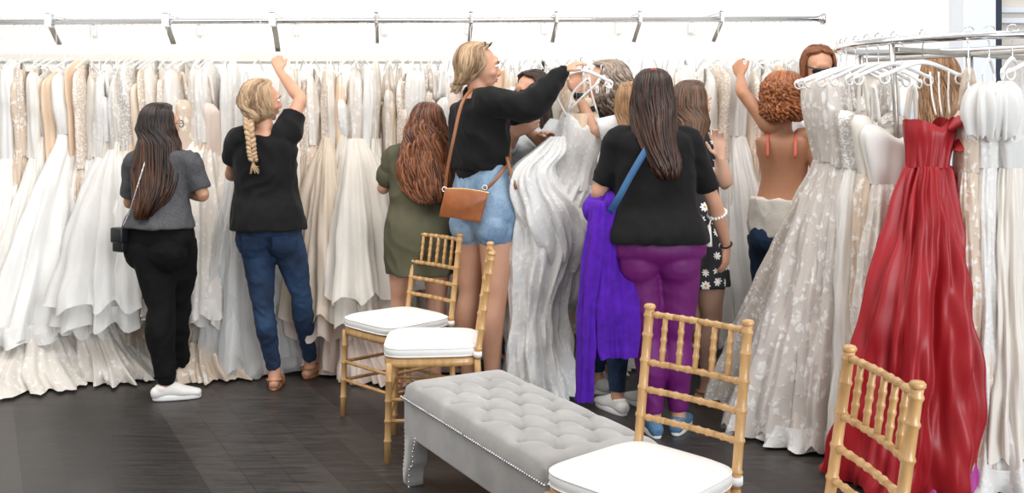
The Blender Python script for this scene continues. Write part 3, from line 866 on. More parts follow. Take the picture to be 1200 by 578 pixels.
def face_parts(f, p):
    k = f.H / 1.65 * .98; k = .5 + .5 * k; mt = headmat(f)
    for s in (-1, 1):
        bm = bmesh.new(); ellipsoid(bm, mt @ (Vector((s * .030, .079, .010)) * k), (.0115, .0115, .009), mt.to_3x3(), 12); e = obj('eye', bm, M['eye'], p)
        bm = bmesh.new(); ellipsoid(bm, mt @ (Vector((s * .030, .0885, .010)) * k), (.0055, .003, .0055), mt.to_3x3(), 10); obj('iris', bm, M['glass_dark'], e)
        bm = bmesh.new(); tube(bm, [mt @ (Vector((s * x, y, z)) * k) for x, y, z in ((.014, .094, .026), (.03, .093, .033), (.046, .080, .029))], [.0025, .003, .0015], seg=6, per=3); obj('eyebrow', bm, M['hair_dark'], p)
    bm = bmesh.new(); ellipsoid(bm, mt @ (Vector((0, .0905, -.0505)) * k), (.019, .0085, .0045), mt.to_3x3(), 14); ellipsoid(bm, mt @ (Vector((0, .0885, -.0605)) * k), (.016, .0085, .0055), mt.to_3x3(), 14); obj('lips', bm, M['lip'], p)

def tone_attr(me, tones):
    at = me.attributes.new('tone', 'FLOAT', 'POINT'); at.data.foreach_set('value', tones)
def hair(f, parent, mat, prof, n=320, A=1.9, r=.0065, wave=(.004, 2), seed=1, length_var=.15, part=.0, tone=lambda t, u: .5, follow=None, name='hair', flip=False, lift=1.0):
    """prof: rows (dz from head centre, rx, ry, A, xoff, yoff) going down; locks run down it. follow: how quickly hair leaves the head's own yaw for the body's"""
    rg = random.Random(seed); mt = headmat(f); k = .5 + .5 * f.H / 1.65
    # crown rows first: dome
    dome = [(.118, .006, .006, PI), (.112, .040, .046, PI * .98), (.090, .066, .080, A * .98 + .1), (.055, .080, .098, A), (.015, .084, .104, A)]
    rows = [(dz * k, rx * k * lift, ry * k * lift, a_, 0, 0) for dz, rx, ry, a_ in dome] + [tuple(p) + (0,) * (6 - len(p)) for p in prof]
    L = catmull(rows, 6 * (len(rows) - 1)); N = len(L)
    ax = f.hyaw; ay = f.aS if follow is None else follow
    def pos(t, u, e=1.0):
        i = max(0, min(N - 1.001, t * (N - 1))); j = int(i); w = i - j; q = L[j] * (1 - w) + L[j + 1] * w
        dz, rx, ry, A_, xo, yo = q; th = u * A_
        lx, ly = rx * e * math.sin(th), -ry * e * math.cos(th)
        if dz > -.09 * k:
            y0 = -.012 * k
            p = mt @ Vector((lx + xo, ly + y0 + yo, dz + (e - 1) * .06 * max(0, dz / .1)))
            g = max(0, min(1, (dz + .02 * k) / (-.07 * k))) if dz < -.02 * k else 0
        else: p = None; g = 1
        if g > 0:
            a2 = ay; c = f.head.copy()
            y0 = -.012 * k
            v = rotz(Vector((lx + xo, ly + y0 + yo, dz)), a2) + c
            p = v if p is None else p.lerp(v, g)
        return p
    bm = bmesh.new(); tones = []
    # under-shell
    cols = 40; grid = []
    for i in range(N):
        row = []
        for c in range(cols + 1):
            u = -1 + 2 * c / cols
            row.append(bm.verts.new(pos(i / (N - 1) * .97, u * .97, .94))); tones.append(tone(i / (N - 1), u) * .6)
        grid.append(row)
    for i in range(N - 1):
        for c in range(cols): bm.faces.new((grid[i][c], grid[i][c + 1], grid[i + 1][c + 1], grid[i + 1][c]))
    for q in range(n):
        u = rg.uniform(-1, 1); layer = rg.choice((.96, 1.0, 1.04)) ; t0 = rg.choice((0.0, 0.0, .04, .1, .18)) + rg.uniform(0, .03); t1 = 1 - rg.random() ** 2 * length_var
        ph = rg.uniform(0, 6.28); wa = wave[0] * rg.uniform(.5, 1.3); wf = wave[1] * rg.uniform(.8, 1.2); du = rg.uniform(-.05, .05)
        m = 22; pts, rr = [], []; tn = rg.gauss(0, .22)
        for s_ in range(m + 1):
            t = t0 + (t1 - t0) * s_ / m; uu = u + du * t
            uu = max(-1, min(1, uu))
            e = layer + .02 * math.sin(ph + t * 5)
            p = pos(t, uu, e); g = max(0, t - .25)
            w = wa * min(1, g * 4)
            p = p + Vector((math.cos(ph + wf * t * 6.28) * w, math.sin(ph * 1.3 + wf * t * 6.28) * w, 0))
            pts.append(p); rr.append(r * (.45 + .75 * math.sin(PI * min(1, .12 + .86 * (1 - s_ / m) ** .8))) * (1 if s_ < m else .3))
        b0 = len(bm.verts); tube(bm, pts, rr, seg=5, per=1, round_ends=False)
        nv = len(bm.verts) - b0; ringn = nv // (m + 1)
        for s_ in range(nv): tones.append(max(0, min(1, tone(t0 + (t1 - t0) * (s_ // 5) / m, u) + tn)))
    me = bpy.data.meshes.new(name); bm.to_mesh(me); bm.free(); tone_attr(me, tones)
    return link_mesh(name, me, M[mat], parent)
def person(f, label, group=None):
    return thing('person', label, 'person', (0, 0, 0), 0, group)
def settle(t, f):
    """moves the empty to the figure's feet, keeping its parts where they are"""
    t.location = f.root
    def sh(o):
        for c in o.children:
            if c.parent == t: c.location = c.location - f.root
    sh(t)
def skin(f, t, mat, legs=True, hands=('L', 'R'), voxel=.006, extra=None, ears=True, arms=('L', 'R'), hk={}, covered=None, toes=None):
    bm = bmesh.new()
    torso(bm, f, BODY, -.006); buttocks(bm, f, -.018)
    toes = (not covered) if toes is None else toes
    for n in ('L', 'R'):
        if n in arms: arm(bm, f, n)
        if legs: legtube(bm, f, n, (lambda c: 0 if c > .93 else -.011) if covered else 0); foot(bm, f, n, 0 if toes else -.006, toes=toes)
    for n in hands:
        kw = dict(hk.get(n, {})); d = kw.pop('d', f.j['wr' + n] - f.j['el' + n]); up = kw.pop('up', Vector((0, 0, 1)))
        hand(bm, f.j['wr' + n], d, up, **kw)
    add_head(bm, f, ears)
    if extra: extra(bm)
    return remeshed('body', bm, voxel, M[mat], t, smooth_it=3)
def tee(f, t, mat, t_bot=.05, sleeve=.36, grow=.012, loose=.0, levels=None, sgrow=.014, name='tee_shirt', wr=(.006, 12, 7), voxel=.008, sleeves=('L', 'R'), seed=3, top=.955, hem_flare=0, extra=None, rr=None, b=1.0, neck_t=.95, seat=.035):
    bm = bmesh.new()
    lv = levels or BODY
    lv = [(a, w + loose * max(0, 1 - abs(a - .35) / .45) + hem_flare * max(0, (.4 - a)), d + loose * max(0, 1 - abs(a - .35) / .45) + hem_flare * max(0, (.4 - a)), y) for a, w, d, y in lv]
    if seat: lv = [(a, w + seat * .25 * max(0, min(1, (.3 - a) / .2)), d + seat * .6 * max(0, min(1, (.3 - a) / .2)), y - seat * .5 * max(0, min(1, (.3 - a) / .2))) for a, w, d, y in lv]
    # cut exactly at t_bot
    below = [l for l in lv if l[0] < t_bot]; above = [l for l in lv if l[0] >= t_bot]
    if below:
        p, q = below[-1], above[0]; u = (t_bot - p[0]) / (q[0] - p[0]); above = [tuple(p[i] * (1 - u) + q[i] * u for i in range(4))] + above
    above = [l for l in above if l[0] <= neck_t + .001]
    torso(bm, f, above, grow)
    bust(bm, f, grow * .5, b)
    for n in sleeves: arm(bm, f, n, sgrow, t1=sleeve, rr=rr)
    if extra: extra(bm)
    return remeshed(name, bm, voxel, M[mat], t, smooth_it=3, wrinkle=folds(wr[0], wr[1], wr[2], seed))
def trousers(f, t, mat, top=.12, grow=.006, to=.96, rk=1.0, name='trousers', wr=(.004, 12, 9), seed=5, voxel=.007, buns=1.0, legs=('L', 'R'), short=None):
    bm = bmesh.new()
    lv = [l for l in BODY if l[0] <= top + .001]
    torso(bm, f, lv, grow); buttocks(bm, f, grow, buns)
    for n in legs: legtube(bm, f, n, grow, t_to=to, rk=rk)
    return remeshed(name, bm, voxel, M[mat], t, smooth_it=3, wrinkle=folds(wr[0], wr[1], wr[2], seed))
def shoe(f, n, t, mat, name='shoe', sole=True, laces=False):
    an = f.j['an' + n]; F = rotz(Vector((0, 1, 0)), f.toe[n]); k = f.H / 1.65; R = rotz(Vector((1, 0, 0)), f.toe[n]); b = Vector((an.x, an.y, an.z - .079 * k))
    bm = bmesh.new(); U = Vector((0, 0, 1))
    tube(bm, [b - F * .05 * k + U * .038, b + F * .02 * k + U * .048, b + F * .09 * k + U * .036, b + F * .165 * k + U * .026],
         [(.034, .034), (.037, .045), (.045, .032), (.036, .020)], seg=20, per=5, ref=R)
    tube(bm, [b - F * .022 * k + U * .055, b - F * .018 * k + U * .075], [.037, .036], seg=16, per=2, round_ends=False)
    s = remeshed(name, bm, .006, M[mat], t, smooth_it=2)
    bm = bmesh.new(); vr = []
    out = []
    for i in range(40):
        a = 2 * PI * i / 40; c_, s_ = math.cos(a), math.sin(a)
        w = .038 + .008 * max(0, s_) - .003 * max(0, -s_)
        out.append(b + F * (.055 * k + s_ * .128 * k) + R * math.copysign(abs(c_) ** .7, c_) * w)
    for z, g in ((.0, .97), (.006, 1.0), (.022, 1.0), (.026, .96)):
        c = b + F * .06
        vr.append([bm.verts.new(c + (p - c) * g + U * z) for p in out])
    for i in range(3):
        for q in range(40): bm.faces.new((vr[i][q], vr[i][(q + 1) % 40], vr[i + 1][(q + 1) % 40], vr[i + 1][q]))
    bm.faces.new(vr[0][::-1]); bm.faces.new(vr[-1])
    obj('shoe_sole', bm, M['sole'], s)
    return s
def sandal(f, n, t, straps=2, mat='sandal'):
    an = f.j['an' + n]; F = rotz(Vector((0, 1, 0)), f.toe[n]); k = f.H / 1.65; R = rotz(Vector((1, 0, 0)), f.toe[n]); b = Vector((an.x, an.y, 0)); U = Vector((0, 0, 1))
    bm = bmesh.new(); vr = []; out = []
    for i in range(32):
        a = 2 * PI * i / 32; c_, s_ = math.cos(a), math.sin(a); w = .037 + .010 * max(0, s_)
        out.append(b + F * (.068 * k + s_ * .135 * k) + R * c_ * w)
    for z in (0.001, .004, .012, .014):
        g = .97 if z in (.001, .014) else 1; c = b + F * .06
        vr.append([bm.verts.new(c + (p - c) * g + U * z) for p in out])
    for i in range(3):
        for q in range(32): bm.faces.new((vr[i][q], vr[i][(q + 1) % 32], vr[i + 1][(q + 1) % 32], vr[i + 1][q]))
    bm.faces.new(vr[0][::-1]); bm.faces.new(vr[-1])
    s = obj('sandal', bm, M[mat], t)
    for y in (.115, .055)[:straps]:
        bm = bmesh.new(); h = .05 if y > .08 else .068
        ribbon(bm, [b + F * y - R * .046 + U * .008, b + F * y - R * .034 + U * h * .8, b + F * y + U * h, b + F * y + R * .034 + U * h * .8, b + F * y + R * .046 + U * .008], .016, .004, F.cross(R))
        obj('sandal_strap', bm, M[mat], s)
    bm = bmesh.new(); pts = []
    for i in range(9):
        a = PI * i / 8; pts.append(b - F * (.012 + .045 * math.sin(a)) + R * .038 * math.cos(a) + U * .055)
    ribbon(bm, pts, .012, .004, U); obj('heel_strap', bm, M[mat], s)
    return s
def V(*a): return Vector(a)
def straight_back(z_end, w_mid, w_end, y_back=.13, A=1.9, drop=.1):
    """long hair lying down the back; z_end is below the head centre"""
    return [(-.03, .084, .104, A), (-.08, .084, .106, A * .86), (-.14, w_mid * .92, .112, A * .72), (-.20, w_mid, y_back, A * .62), (-.20 + (z_end + .20) * .5, (w_mid + w_end) / 2 * 1.05, y_back + .012, A * .6), (z_end, w_end, y_back, A * .6)]

def build_people():
    # ---- 1: far left, grey tee, black joggers
    f = Fig(X(196, 5.28), 5.28, 1.56, -22, -12, build=1.04, hip=1.06)
    f.head = P(189, 147, 5.28); f.hyaw = math.radians(-38)
    f.neck = V(X(191, 5.28), 5.28, 1.315); f.chest = V(X(190, 5.28), 5.27, 1.13); f.pel = V(X(189, 5.28), 5.28, .83)
    j = f.j
    j['hipL'] = P(176, 285, 5.26); j['hipR'] = P(205, 283, 5.30); j['knL'] = P(190, 362, 5.22); j['anL'] = P(195, 442, 5.19)
    j['knR'] = P(209, 355, 5.42); j['anR'] = P(211, 428, 5.52)
    j['anL'].z = .078; j['anR'].z = .078
    f.toe = {'L': math.radians(-72), 'R': math.radians(-55)}
    j['shL'] = P(160, 190, 5.30); j['shR'] = P(223, 192, 5.26); j['elL'] = P(152, 238, 5.36); j['wrL'] = P(172, 222, 5.52)
    j['elR'] = P(238, 229, 5.27); j['wrR'] = P(214, 226, 5.46)
    t = person(f, 'person in a charcoal tee and black joggers with waist-long dark hair, leftmost at the rail')
    skin(f, t, 'skin_peach', covered=True, hk=dict(L=dict(up=V(0, -1, .5)), R=dict(up=V(0, -1, .5), side=-1)))
    face_parts(f, t)
    tee(f, t, 'heather', t_bot=.09, sleeve=.40, grow=.014, loose=.01, sgrow=.022, seed=2, wr=(.008, 10, 8))
    trousers(f, t, 'jogger', top=.2, grow=.016, to=.95, wr=(.007, 9, 7), seed=4, rk=1.1, buns=1.05)
    for n in 'LR':
        bm = bmesh.new(); a = j['an' + n]; tube(bm, [a + V(0, 0, .075), a + V(0, 0, .035)], [.047, .046], seg=20, per=3); obj('ankle_cuff', bm, M['jogger'], t)
        shoe(f, n, t, 'shoe_white')
    hair(f, t, 'hair_ombre', [(-.03, .088, .108, 1.9), (-.08, .090, .110, 1.7), (-.16, .112, .118, 1.4), (-.26, .128, .135, 1.25), (-.36, .115, .155, 1.1), (-.48, .065, .165, .95, -.035)], n=420, seed=11, wave=(.006, 1.5), length_var=.28,
         tone=lambda tt, u: .05 + .75 * max(0, (tt - .5) / .5) * (1 if u < .1 else .4), follow=math.radians(-5))
    bm = bmesh.new(); mt = headmat(f)
    for s in (-1, 1):
        tube(bm, [mt @ V(s * .030 + .022 * math.cos(a), .100, .008 + .018 * math.sin(a)) for a in [2 * PI * q / 16 for q in range(17)]], [.0022] * 17, seg=6, per=1, cap=False, round_ends=False)
        tube(bm, [mt @ V(s * .052, .099, .012), mt @ V(s * .076, .07, .012), mt @ V(s * .079, -.01, .008)], [.002] * 3, seg=6, per=3)
    tube(bm, [mt @ V(-.009, .103, .012), mt @ V(.009, .103, .012)], [.002, .002], per=1, seg=6)
    obj('eyeglasses', bm, M['black_plastic'], t)
    settle(t, f)
    # shoulder bag
    b = thing('shoulder_bag', 'small black flap bag on a thin strap at the hip of the black joggers', 'bag', P(141, 297, 5.20))
    bm = bmesh.new(); box(bm, (0, 0, .07), (.075, .045, .125), bevel=.01, rot=Matrix.Rotation(-.5, 3, 'Z')); obj('bag_body', bm, M['leather_black'], b)
    bm = bmesh.new(); box(bm, (-.002, -.004, .095), (.082, .055, .08), bevel=.01, rot=Matrix.Rotation(-.5, 3, 'Z')); obj('flap', bm, M['leather_black'], b)
    o = P(141, 297, 5.20); bm = bmesh.new()
    tube(bm, [V(.01, 0, .13), P(153, 245, 5.17) - o, P(160, 222, 5.12) - o, P(170, 190, 5.14) - o, P(176, 178, 5.25) - o], [.0035] * 5, seg=6)
    obj('bag_strap', bm, M['sequin_silver'], b)

    # ---- 2: braid, black blouse, jeans, arm up
    f = Fig(X(318, 5.42), 5.42, 1.66, 4, -8)
    f.head = P(307, 119, 5.42); f.hyaw = math.radians(-58); f.hroll = math.radians(6)
    f.neck = V(X(310, 5.42), 5.42, 1.385); f.chest = V(X(311, 5.42), 5.41, 1.18); f.pel = V(X(316, 5.42), 5.42, .87)
    j = f.j
    j['shL'] = P(282, 166, 5.42); j['shR'] = P(336, 157, 5.42); j['elR'] = P(352, 116, 5.50); j['wrR'] = P(327, 83, 5.72)
    j['elL'] = P(271, 205, 5.5); j['wrL'] = P(290, 200, 5.72)
    j['hipL'] = P(300, 277, 5.42); j['hipR'] = P(334, 277, 5.42); j['knL'] = P(309, 362, 5.40); j['anL'] = P(322, 440, 5.42)
    j['knR'] = P(353, 345, 5.48); j['anR'] = P(364, 416, 5.66)
    j['anL'].z = .085; j['anR'].z = .08
    f.toe = {'L': math.radians(8), 'R': math.radians(-20)}
    t = person(f, 'person with a braid in black blouse and blue jeans reaching up to the rail')
    skin(f, t, 'skin_light', covered=True, toes=True, hk=dict(R=dict(d=V(-.25, .3, .9), up=V(0, -1, .3), side=1, curl=1.0, k=.9), L=dict(up=V(0, -1, .4))))
    face_parts(f, t)
    lv = [(-.20, .185, .135, 0), (-.12, .19, .135, 0), (0, .185, .130, -.006), (.12, .172, .118, -.006), (.3, .160, .105, 0), (.5, .160, .105, .004), (.64, .165, .108, .008), (.76, .166, .10, .004), (.87, .150, .080, -.002), (.95, .088, .060, -.004)]
    tee(f, t, 'black_cloth', t_bot=-.02, sleeve=.30, grow=.010, levels=lv, sgrow=.032, seed=8, wr=(.010, 9, 7), name='blouse')
    trousers(f, t, 'denim_dark', top=.12, grow=.006, to=.97, rk=.94, wr=(.004, 12, 14), seed=9)
    for s, px in ((-1, 297), (1, 338)):
        bm = bmesh.new(); c = f.pel + f.R * s * .078 - f.F * .137 + V(0, 0, -.07)
        box(bm, (0, 0, 0), (.085, .006, .075), bevel=.002); bmesh.ops.rotate(bm, cent=(0, 0, 0), matrix=Matrix.Rotation(.30, 3, 'X'), verts=bm.verts); bmesh.ops.translate(bm, vec=c, verts=bm.verts); obj('back_pocket', bm, M['denim_dark'], t)
    for n in 'LR': sandal(f, n, t)
    hair(f, t, 'hair_blond', [(-.03, .084, .104, 1.9), (-.065, .072, .098, 1.75), (-.10, .045, .075, 1.6, -.02, .0), (-.12, .026, .06, 1.3, -.03, .0)], n=300, seed=21, wave=(.006, 2.5), length_var=.06, tone=lambda tt, u: .45 + .2 * math.sin(u * 9), r=.006)
    # braid: three strands woven
    pts = [P(291, 137, 5.36), P(292, 150, 5.30), P(294, 165, 5.275), P(295, 178, 5.265), P(297, 188, 5.26)]
    cs = catmull([tuple(p) for p in pts], 40); bm = bmesh.new(); tn = []
    for k3 in range(3):
        pp = []
        for i, c in enumerate(cs):
            ph = i / 40 * 6.28 * 3.3 + k3 * 2.094
            pp.append(V(*c) + V(.016 * math.sin(ph), .009 * math.sin(2 * ph), 0))
        b0 = len(bm.verts); tube(bm, pp, [.0145 - .004 * i / 40 for i in range(41)], seg=10, per=1); tn += [.45 + .1 * k3] * (len(bm.verts) - b0)
    rg = random.Random(3)
    for q in range(26):
        b0 = len(bm.verts); a = rg.uniform(0, 6.28)
        tube(bm, [P(297, 188, 5.26), P(297, 190, 5.26) + V(.006 * math.cos(a), .006 * math.sin(a), -.02), P(298 + rg.uniform(-2, 2), 200, 5.26) + V(.02 * math.cos(a), .012 * math.sin(a), rg.uniform(-.02, .02))], [.004, .006, .001], seg=5, per=3); tn += [.6] * (len(bm.verts) - b0)
    me = bpy.data.meshes.new('braid'); bm.to_mesh(me); bm.free(); tone_attr(me, tn); br = link_mesh('braid', me, M['hair_blond'], t)
    bm = bmesh.new(); lathe(bm, [(.009, -.008), (.014, -.006), (.014, .006), (.009, .008)], 12, P(296, 174, 5.265)); obj('hair_tie', bm, M['navy'], br)
    settle(t, f)

    # ---- 3: olive dress
    f = Fig(X(493, 5.36), 5.36, 1.57, 3, 6, build=1.05, hip=1.05)
    f.head = P(501, 146, 5.36); f.hyaw = math.radians(-8); f.hroll = math.radians(3)
    f.neck = V(X(497, 5.36), 5.36, 1.30); f.chest = V(X(492, 5.36), 5.35, 1.11)
    j = f.j
    j['shL'] = P(464, 183, 5.36); j['shR'] = P(528, 186, 5.36); j['elL'] = P(449, 221, 5.42); j['wrL'] = P(462, 205, 5.62)
    j['elR'] = P(535, 226, 5.45); j['wrR'] = P(520, 208, 5.65)
    j['knL'] = P(469, 352, 5.36); j['knR'] = P(512, 352, 5.36); j['anL'] = P(466, 420, 5.38); j['anR'] = P(510, 420, 5.38)
    j['anL'].z = j['anR'].z = .078
    t = person(f, 'person in a short olive tee-shirt dress with long wavy auburn hair')
    skin(f, t, 'skin_light', hk=dict(L=dict(up=V(0, -1, .5)), R=dict(up=V(0, -1, .5))))
    lv = [(-.80, .150, .12, 0), (-.75, .153, .125, 0), (-.5, .158, .128, 0), (-.25, .166, .13, 0), (-.08, .170, .13, -.006), (0, .170, .128, -.008), (.12, .166, .12, -.006), (.3, .162, .108, 0), (.5, .158, .105, .004), (.64, .160, .106, .008), (.76, .160, .10, .004), (.87, .152, .080, -.002), (.95, .088, .060, -.004)]
    lv = [l for l in lv if l[0] >= -.76]
    tee(f, t, 'olive', t_bot=-.43, sleeve=.32, grow=.006, levels=lv, sgrow=.020, seed=12, wr=(.009, 8, 6), name='dress')
    bm = bmesh.new()
    for n in ('L',):
        sh, el = j['sh' + n], j['el' + n]; p = sh.lerp(el, .62); q = sh.lerp(el, .50); tube(bm, [p, q], [.066, .067], seg=20, per=2); obj('sleeve_cuff', bm, M['olive'], t)
    for n in 'LR': sandal(f, n, t)
    hair(f, t, 'hair_auburn', [(-.03, .092, .112, 1.95), (-.08, .100, .118, 1.8), (-.15, .120, .125, 1.5), (-.22, .132, .14, 1.35), (-.30, .130, .15, 1.25), (-.37, .10, .155, 1.15, .01), (-.41, .06, .155, 1.0, .02)], n=460, seed=31, wave=(.020, 2.6), length_var=.30, r=.0075,
         tone=lambda tt, u: .15 + .55 * min(1, tt * 1.2), follow=0)
    settle(t, f)

    # ---- 4: black sweatshirt, denim shorts, arm stretched out
    f = Fig(X(570, 5.1), 5.1, 1.85, -42, -58, build=.98, hip=1.0)
    f.head = P(561, 79, 5.1); f.hyaw = math.radians(-82); f.hpitch = math.radians(-4)
    f.neck = V(X(560, 5.1), 5.1, 1.575); f.chest = V(X(560, 5.1), 5.1, 1.34); f.pel = V(X(570, 5.1), 5.1, .985)
    j = f.j
    j['shR'] = P(574, 120, 4.97); j['shL'] = P(560, 116, 5.24); j['elR'] = P(622, 126, 4.93); j['wrR'] = P(661, 83, 4.97)
    j['elL'] = P(606, 132, 5.30); j['wrL'] = P(645, 96, 5.20)
    j['hipR'] = P(582, 252, 5.05); j['hipL'] = P(556, 252, 5.17); j['knR'] = P(581, 348, 5.04); j['anR'] = P(577, 438, 5.10)
    j['knL'] = P(551, 345, 5.20); j['anL'] = P(549, 435, 5.26)
    j['anR'].z = .10; j['anL'].z = .10
    f.toe = {'L': math.radians(-50), 'R': math.radians(-62)}
    t = person(f, 'tall person in black sweatshirt and denim shorts holding up a lace gown')
    skin(f, t, 'skin_light', arms=('L', 'R'), hands=('R', 'L'), hk=dict(R=dict(d=V(.85, 0, .5), up=V(-.5, -.3, .8), curl=.45, side=1, k=.82), L=dict(d=V(.7, 0, .6), up=V(-.4, .3, .8), curl=.8, k=.85)))
    face_parts(f, t)
    lv = [(.29, .126, .10, 0), (.33, .134, .106, 0), (.4, .146, .114, .004), (.55, .148, .114, .006), (.70, .155, .112, .008), (.82, .160, .10, .004), (.90, .135, .078, 0), (.96, .075, .06, 0)]
    tee(f, t, 'black_cloth', t_bot=.29, sleeve=.98, grow=.012, levels=lv, sgrow=lambda c: .023 + (.010 if .3 < c < .8 else 0) - (.012 if c > .95 else 0), seed=16, wr=(.012, 8, 6), name='sweatshirt', neck_t=.97)
    bm = bmesh.new(); c, a = f.frame(.30); tube(bm, [c + V(0, 0, .035), c - V(0, 0, .02)], [(.146, .116), (.144, .114)], seg=28, per=2, ref=f.R); obj('ribbed_hem', bm, M['black_cloth'], t)
    bm = bmesh.new(); w, e = j['wrR'], j['elR']; d = (w - e).normalized(); tube(bm, [w - d * .07, w - d * .008], [.040, .034], seg=18, per=2); obj('ribbed_cuff', bm, M['black_cloth'], t)
    trousers(f, t, 'denim_light', top=.39, grow=.010, to=.085, rk=1.0, wr=(.003, 14, 10), seed=19, name='shorts', buns=.88)
    for n in 'LR':
        hp, kn = j['hip' + n], j['kn' + n]; p = hp.lerp(kn, .12); q = hp.lerp(kn, .20); bm = bmesh.new()
        tube(bm, [p, q], [.108, .107], seg=26, per=2, ref=f.R); obj('rolled_hem', bm, M['denim_light'], t)
    for n in 'LR': sandal(f, n, t)
    hair(f, t, 'hair_blond', [(-.02, .080, .102, 1.75), (-.05, .062, .095, 1.55), (-.075, .036, .085, 1.4, 0, -.018), (-.09, .02, .075, 1.2, 0, -.03)], n=300, seed=41, wave=(.004, 2), length_var=.05, tone=lambda tt, u: .45 + .25 * math.sin(u * 11 + 2), r=.006, follow=f.hyaw)
    # low loose bun and the ends of the tail
    rg = random.Random(9); bm = bmesh.new(); tn = []; c0 = P(542, 92, 5.1)
    for q in range(110):
        a = rg.uniform(0, 6.28); rr_ = rg.uniform(.4, 1); b0 = len(bm.verts)
        pts = [P(546, 84, 5.1), c0 + V(.034 * rr_ * math.cos(a), .035 * rr_ * math.sin(a), .01), P(539, 97, 5.1) + V(.02 * math.cos(a), .02 * math.sin(a), 0), P(535 + rg.uniform(-8, 5), 105 + rg.uniform(-8, 6), 5.1) + V(0, .02 * math.sin(a * 3), 0)]
        tube(bm, pts, [.006, .008, .006, .001], seg=5, per=4, round_ends=False); tn += [rg.uniform(.3, .9)] * (len(bm.verts) - b0)
    me = bpy.data.meshes.new('ponytail'); bm.to_mesh(me); bm.free(); tone_attr(me, tn); link_mesh('ponytail', me, M['hair_blond'], t)
    mt = headmat(f); bm = bmesh.new()
    tube(bm, [mt @ V(s_, y, z) for s_, y, z in ((-.084, .0, .03), (-.078, .012, .085), (-.045, .02, .122), (0, .022, .130), (.045, .02, .122), (.078, .012, .085), (.084, 0, .03))], [.0045] * 7, seg=8, per=4)
    sg = obj('sunglasses_frame', bm, M['black_plastic'], t)
    for s in (-1, 1):
        bm = bmesh.new(); ellipsoid(bm, mt @ V(s * .033, .045, .116), (.028, .006, .020), mt.to_3x3() @ Matrix.Rotation(-.6, 3, 'X'), 16); obj('lens', bm, M['glass_dark'], sg)
    settle(t, f)
    # tan crossbody bag
    o = P(541, 257, 4.93)
    b = thing('crossbody_bag', 'tan leather crossbody bag hanging at the denim shorts', 'bag', o, 0)
    bm = bmesh.new(); rot = Matrix.Rotation(math.radians(8), 3, 'Y')
    pts = [(-.112, 0), (-.10, .135), (-.03, .148), (.08, .150), (.112, .145), (.098, .03), (.092, -.004), (-.02, .002)]
    lay = []
    for y, g in ((-.024, .93), (-.018, 1.0), (.018, 1.0), (.024, .93)):
        lay.append([bm.verts.new(rot @ V(x * g, y, .07 + (z - .07) * g)) for x, z in pts])
    for i in range(3):
        for q in range(8): bm.faces.new((lay[i][q], lay[i][(q + 1) % 8], lay[i + 1][(q + 1) % 8], lay[i + 1][q]))
    bm.faces.new(lay[0][::-1]); bm.faces.new(lay[-1]); bmesh.ops.subdivide_edges(bm, edges=bm.edges, cuts=2, use_grid_fill=True)
    bb = obj('bag_body', bm, M['leather_tan'], b)
    bm = bmesh.new(); tube(bm, [rot @ V(-.10, -.01, .138), rot @ V(0, -.012, .150), rot @ V(.112, -.01, .148)], [.004] * 3, seg=6); obj('zip', bm, M['metal_gold'], bb)
    for nm, pp in (('bag_strap', [P(521, 226, 4.93), P(524, 200, 4.90), P(532, 160, 4.88), P(541, 122, 4.93), P(552, 106, 5.02), P(562, 104, 5.12)]),
                   ('bag_strap', [P(567, 224, 4.93), P(580, 212, 4.92), P(590, 199, 4.95), P(597, 188, 5.06), P(597, 160, 5.2)]),
                   ('strap_end', [P(594, 184, 4.97), P(599, 203, 4.93), P(605, 222, 4.92)])):
        bm = bmesh.new(); ribbon(bm, [p - o for p in pp], .016, .004, (0, -1, 0)); obj(nm, bm, M['leather_strap'], b)
    for p in (P(521, 222, 4.92), P(568, 220, 4.92)):
        bm = bmesh.new(); c = p - o
        tube(bm, [c + V(.012 * math.cos(a), 0, .012 * math.sin(a)) for a in [2 * PI * q / 12 for q in range(13)]], [.003] * 13, seg=6, per=1, cap=False, round_ends=False); obj('ring', bm, M['sequin_silver'], b)

    # ---- 5: grey shirt, facing out from behind the held gown
    f = Fig(X(615, 5.68), 5.68, 1.70, 168, 160)
    f.head = P(623, 108, 5.66); f.hyaw = math.radians(128); f.hpitch = math.radians(-14)
    j = f.j
    j['elL'] = P(640, 170, 5.5); j['wrL'] = P(616, 152, 5.42); j['elR'] = P(594, 172, 5.52); j['wrR'] = P(606, 156, 5.40)
    t = person(f, 'person in a grey wrap shirt facing out, half hidden behind the held lace gown')
    skin(f, t, 'skin_light', covered=True, hk=dict(L=dict(d=V(-1, -.2, .2), up=V(0, -1, 0), curl=.3), R=dict(d=V(.6, -.2, .4), up=V(0, -1, 0), curl=.4, side=-1)))
    face_parts(f, t)
    tee(f, t, 'grey_shirt', t_bot=-.05, sleeve=.6, grow=.014, loose=.01, sgrow=.020, seed=23, name='shirt', wr=(.010, 11, 9))
    trousers(f, t, 'denim_dark', top=.1, grow=.008)
    for n in 'LR': shoe(f, n, t, 'shoe_blue')
    hair(f, t, 'hair_dark', [(-.03, .086, .106, 2.1), (-.09, .088, .108, 2.1), (-.16, .10, .11, 2.2), (-.24, .105, .12, 2.2), (-.30, .08, .12, 2.1)], n=340, seed=51, wave=(.010, 2), length_var=.2, tone=lambda tt, u: .2 + .2 * tt)
    settle(t, f)

    # ---- 6: grey hair, black shirt
    f = Fig(X(703, 5.42), 5.42, 1.755, 62, 62, build=1.04)
    f.head = P(709, 98, 5.42); f.hyaw = math.radians(72); f.hpitch = math.radians(-6)
    j = f.j
    j['elL'] = P(672, 178, 5.52); j['wrL'] = P(655, 165, 5.46); j['elR'] = P(710, 190, 5.62); j['wrR'] = P(690, 200, 5.6)
    t = person(f, 'person with wavy ash-grey hair and black open-collar shirt facing the held gown')
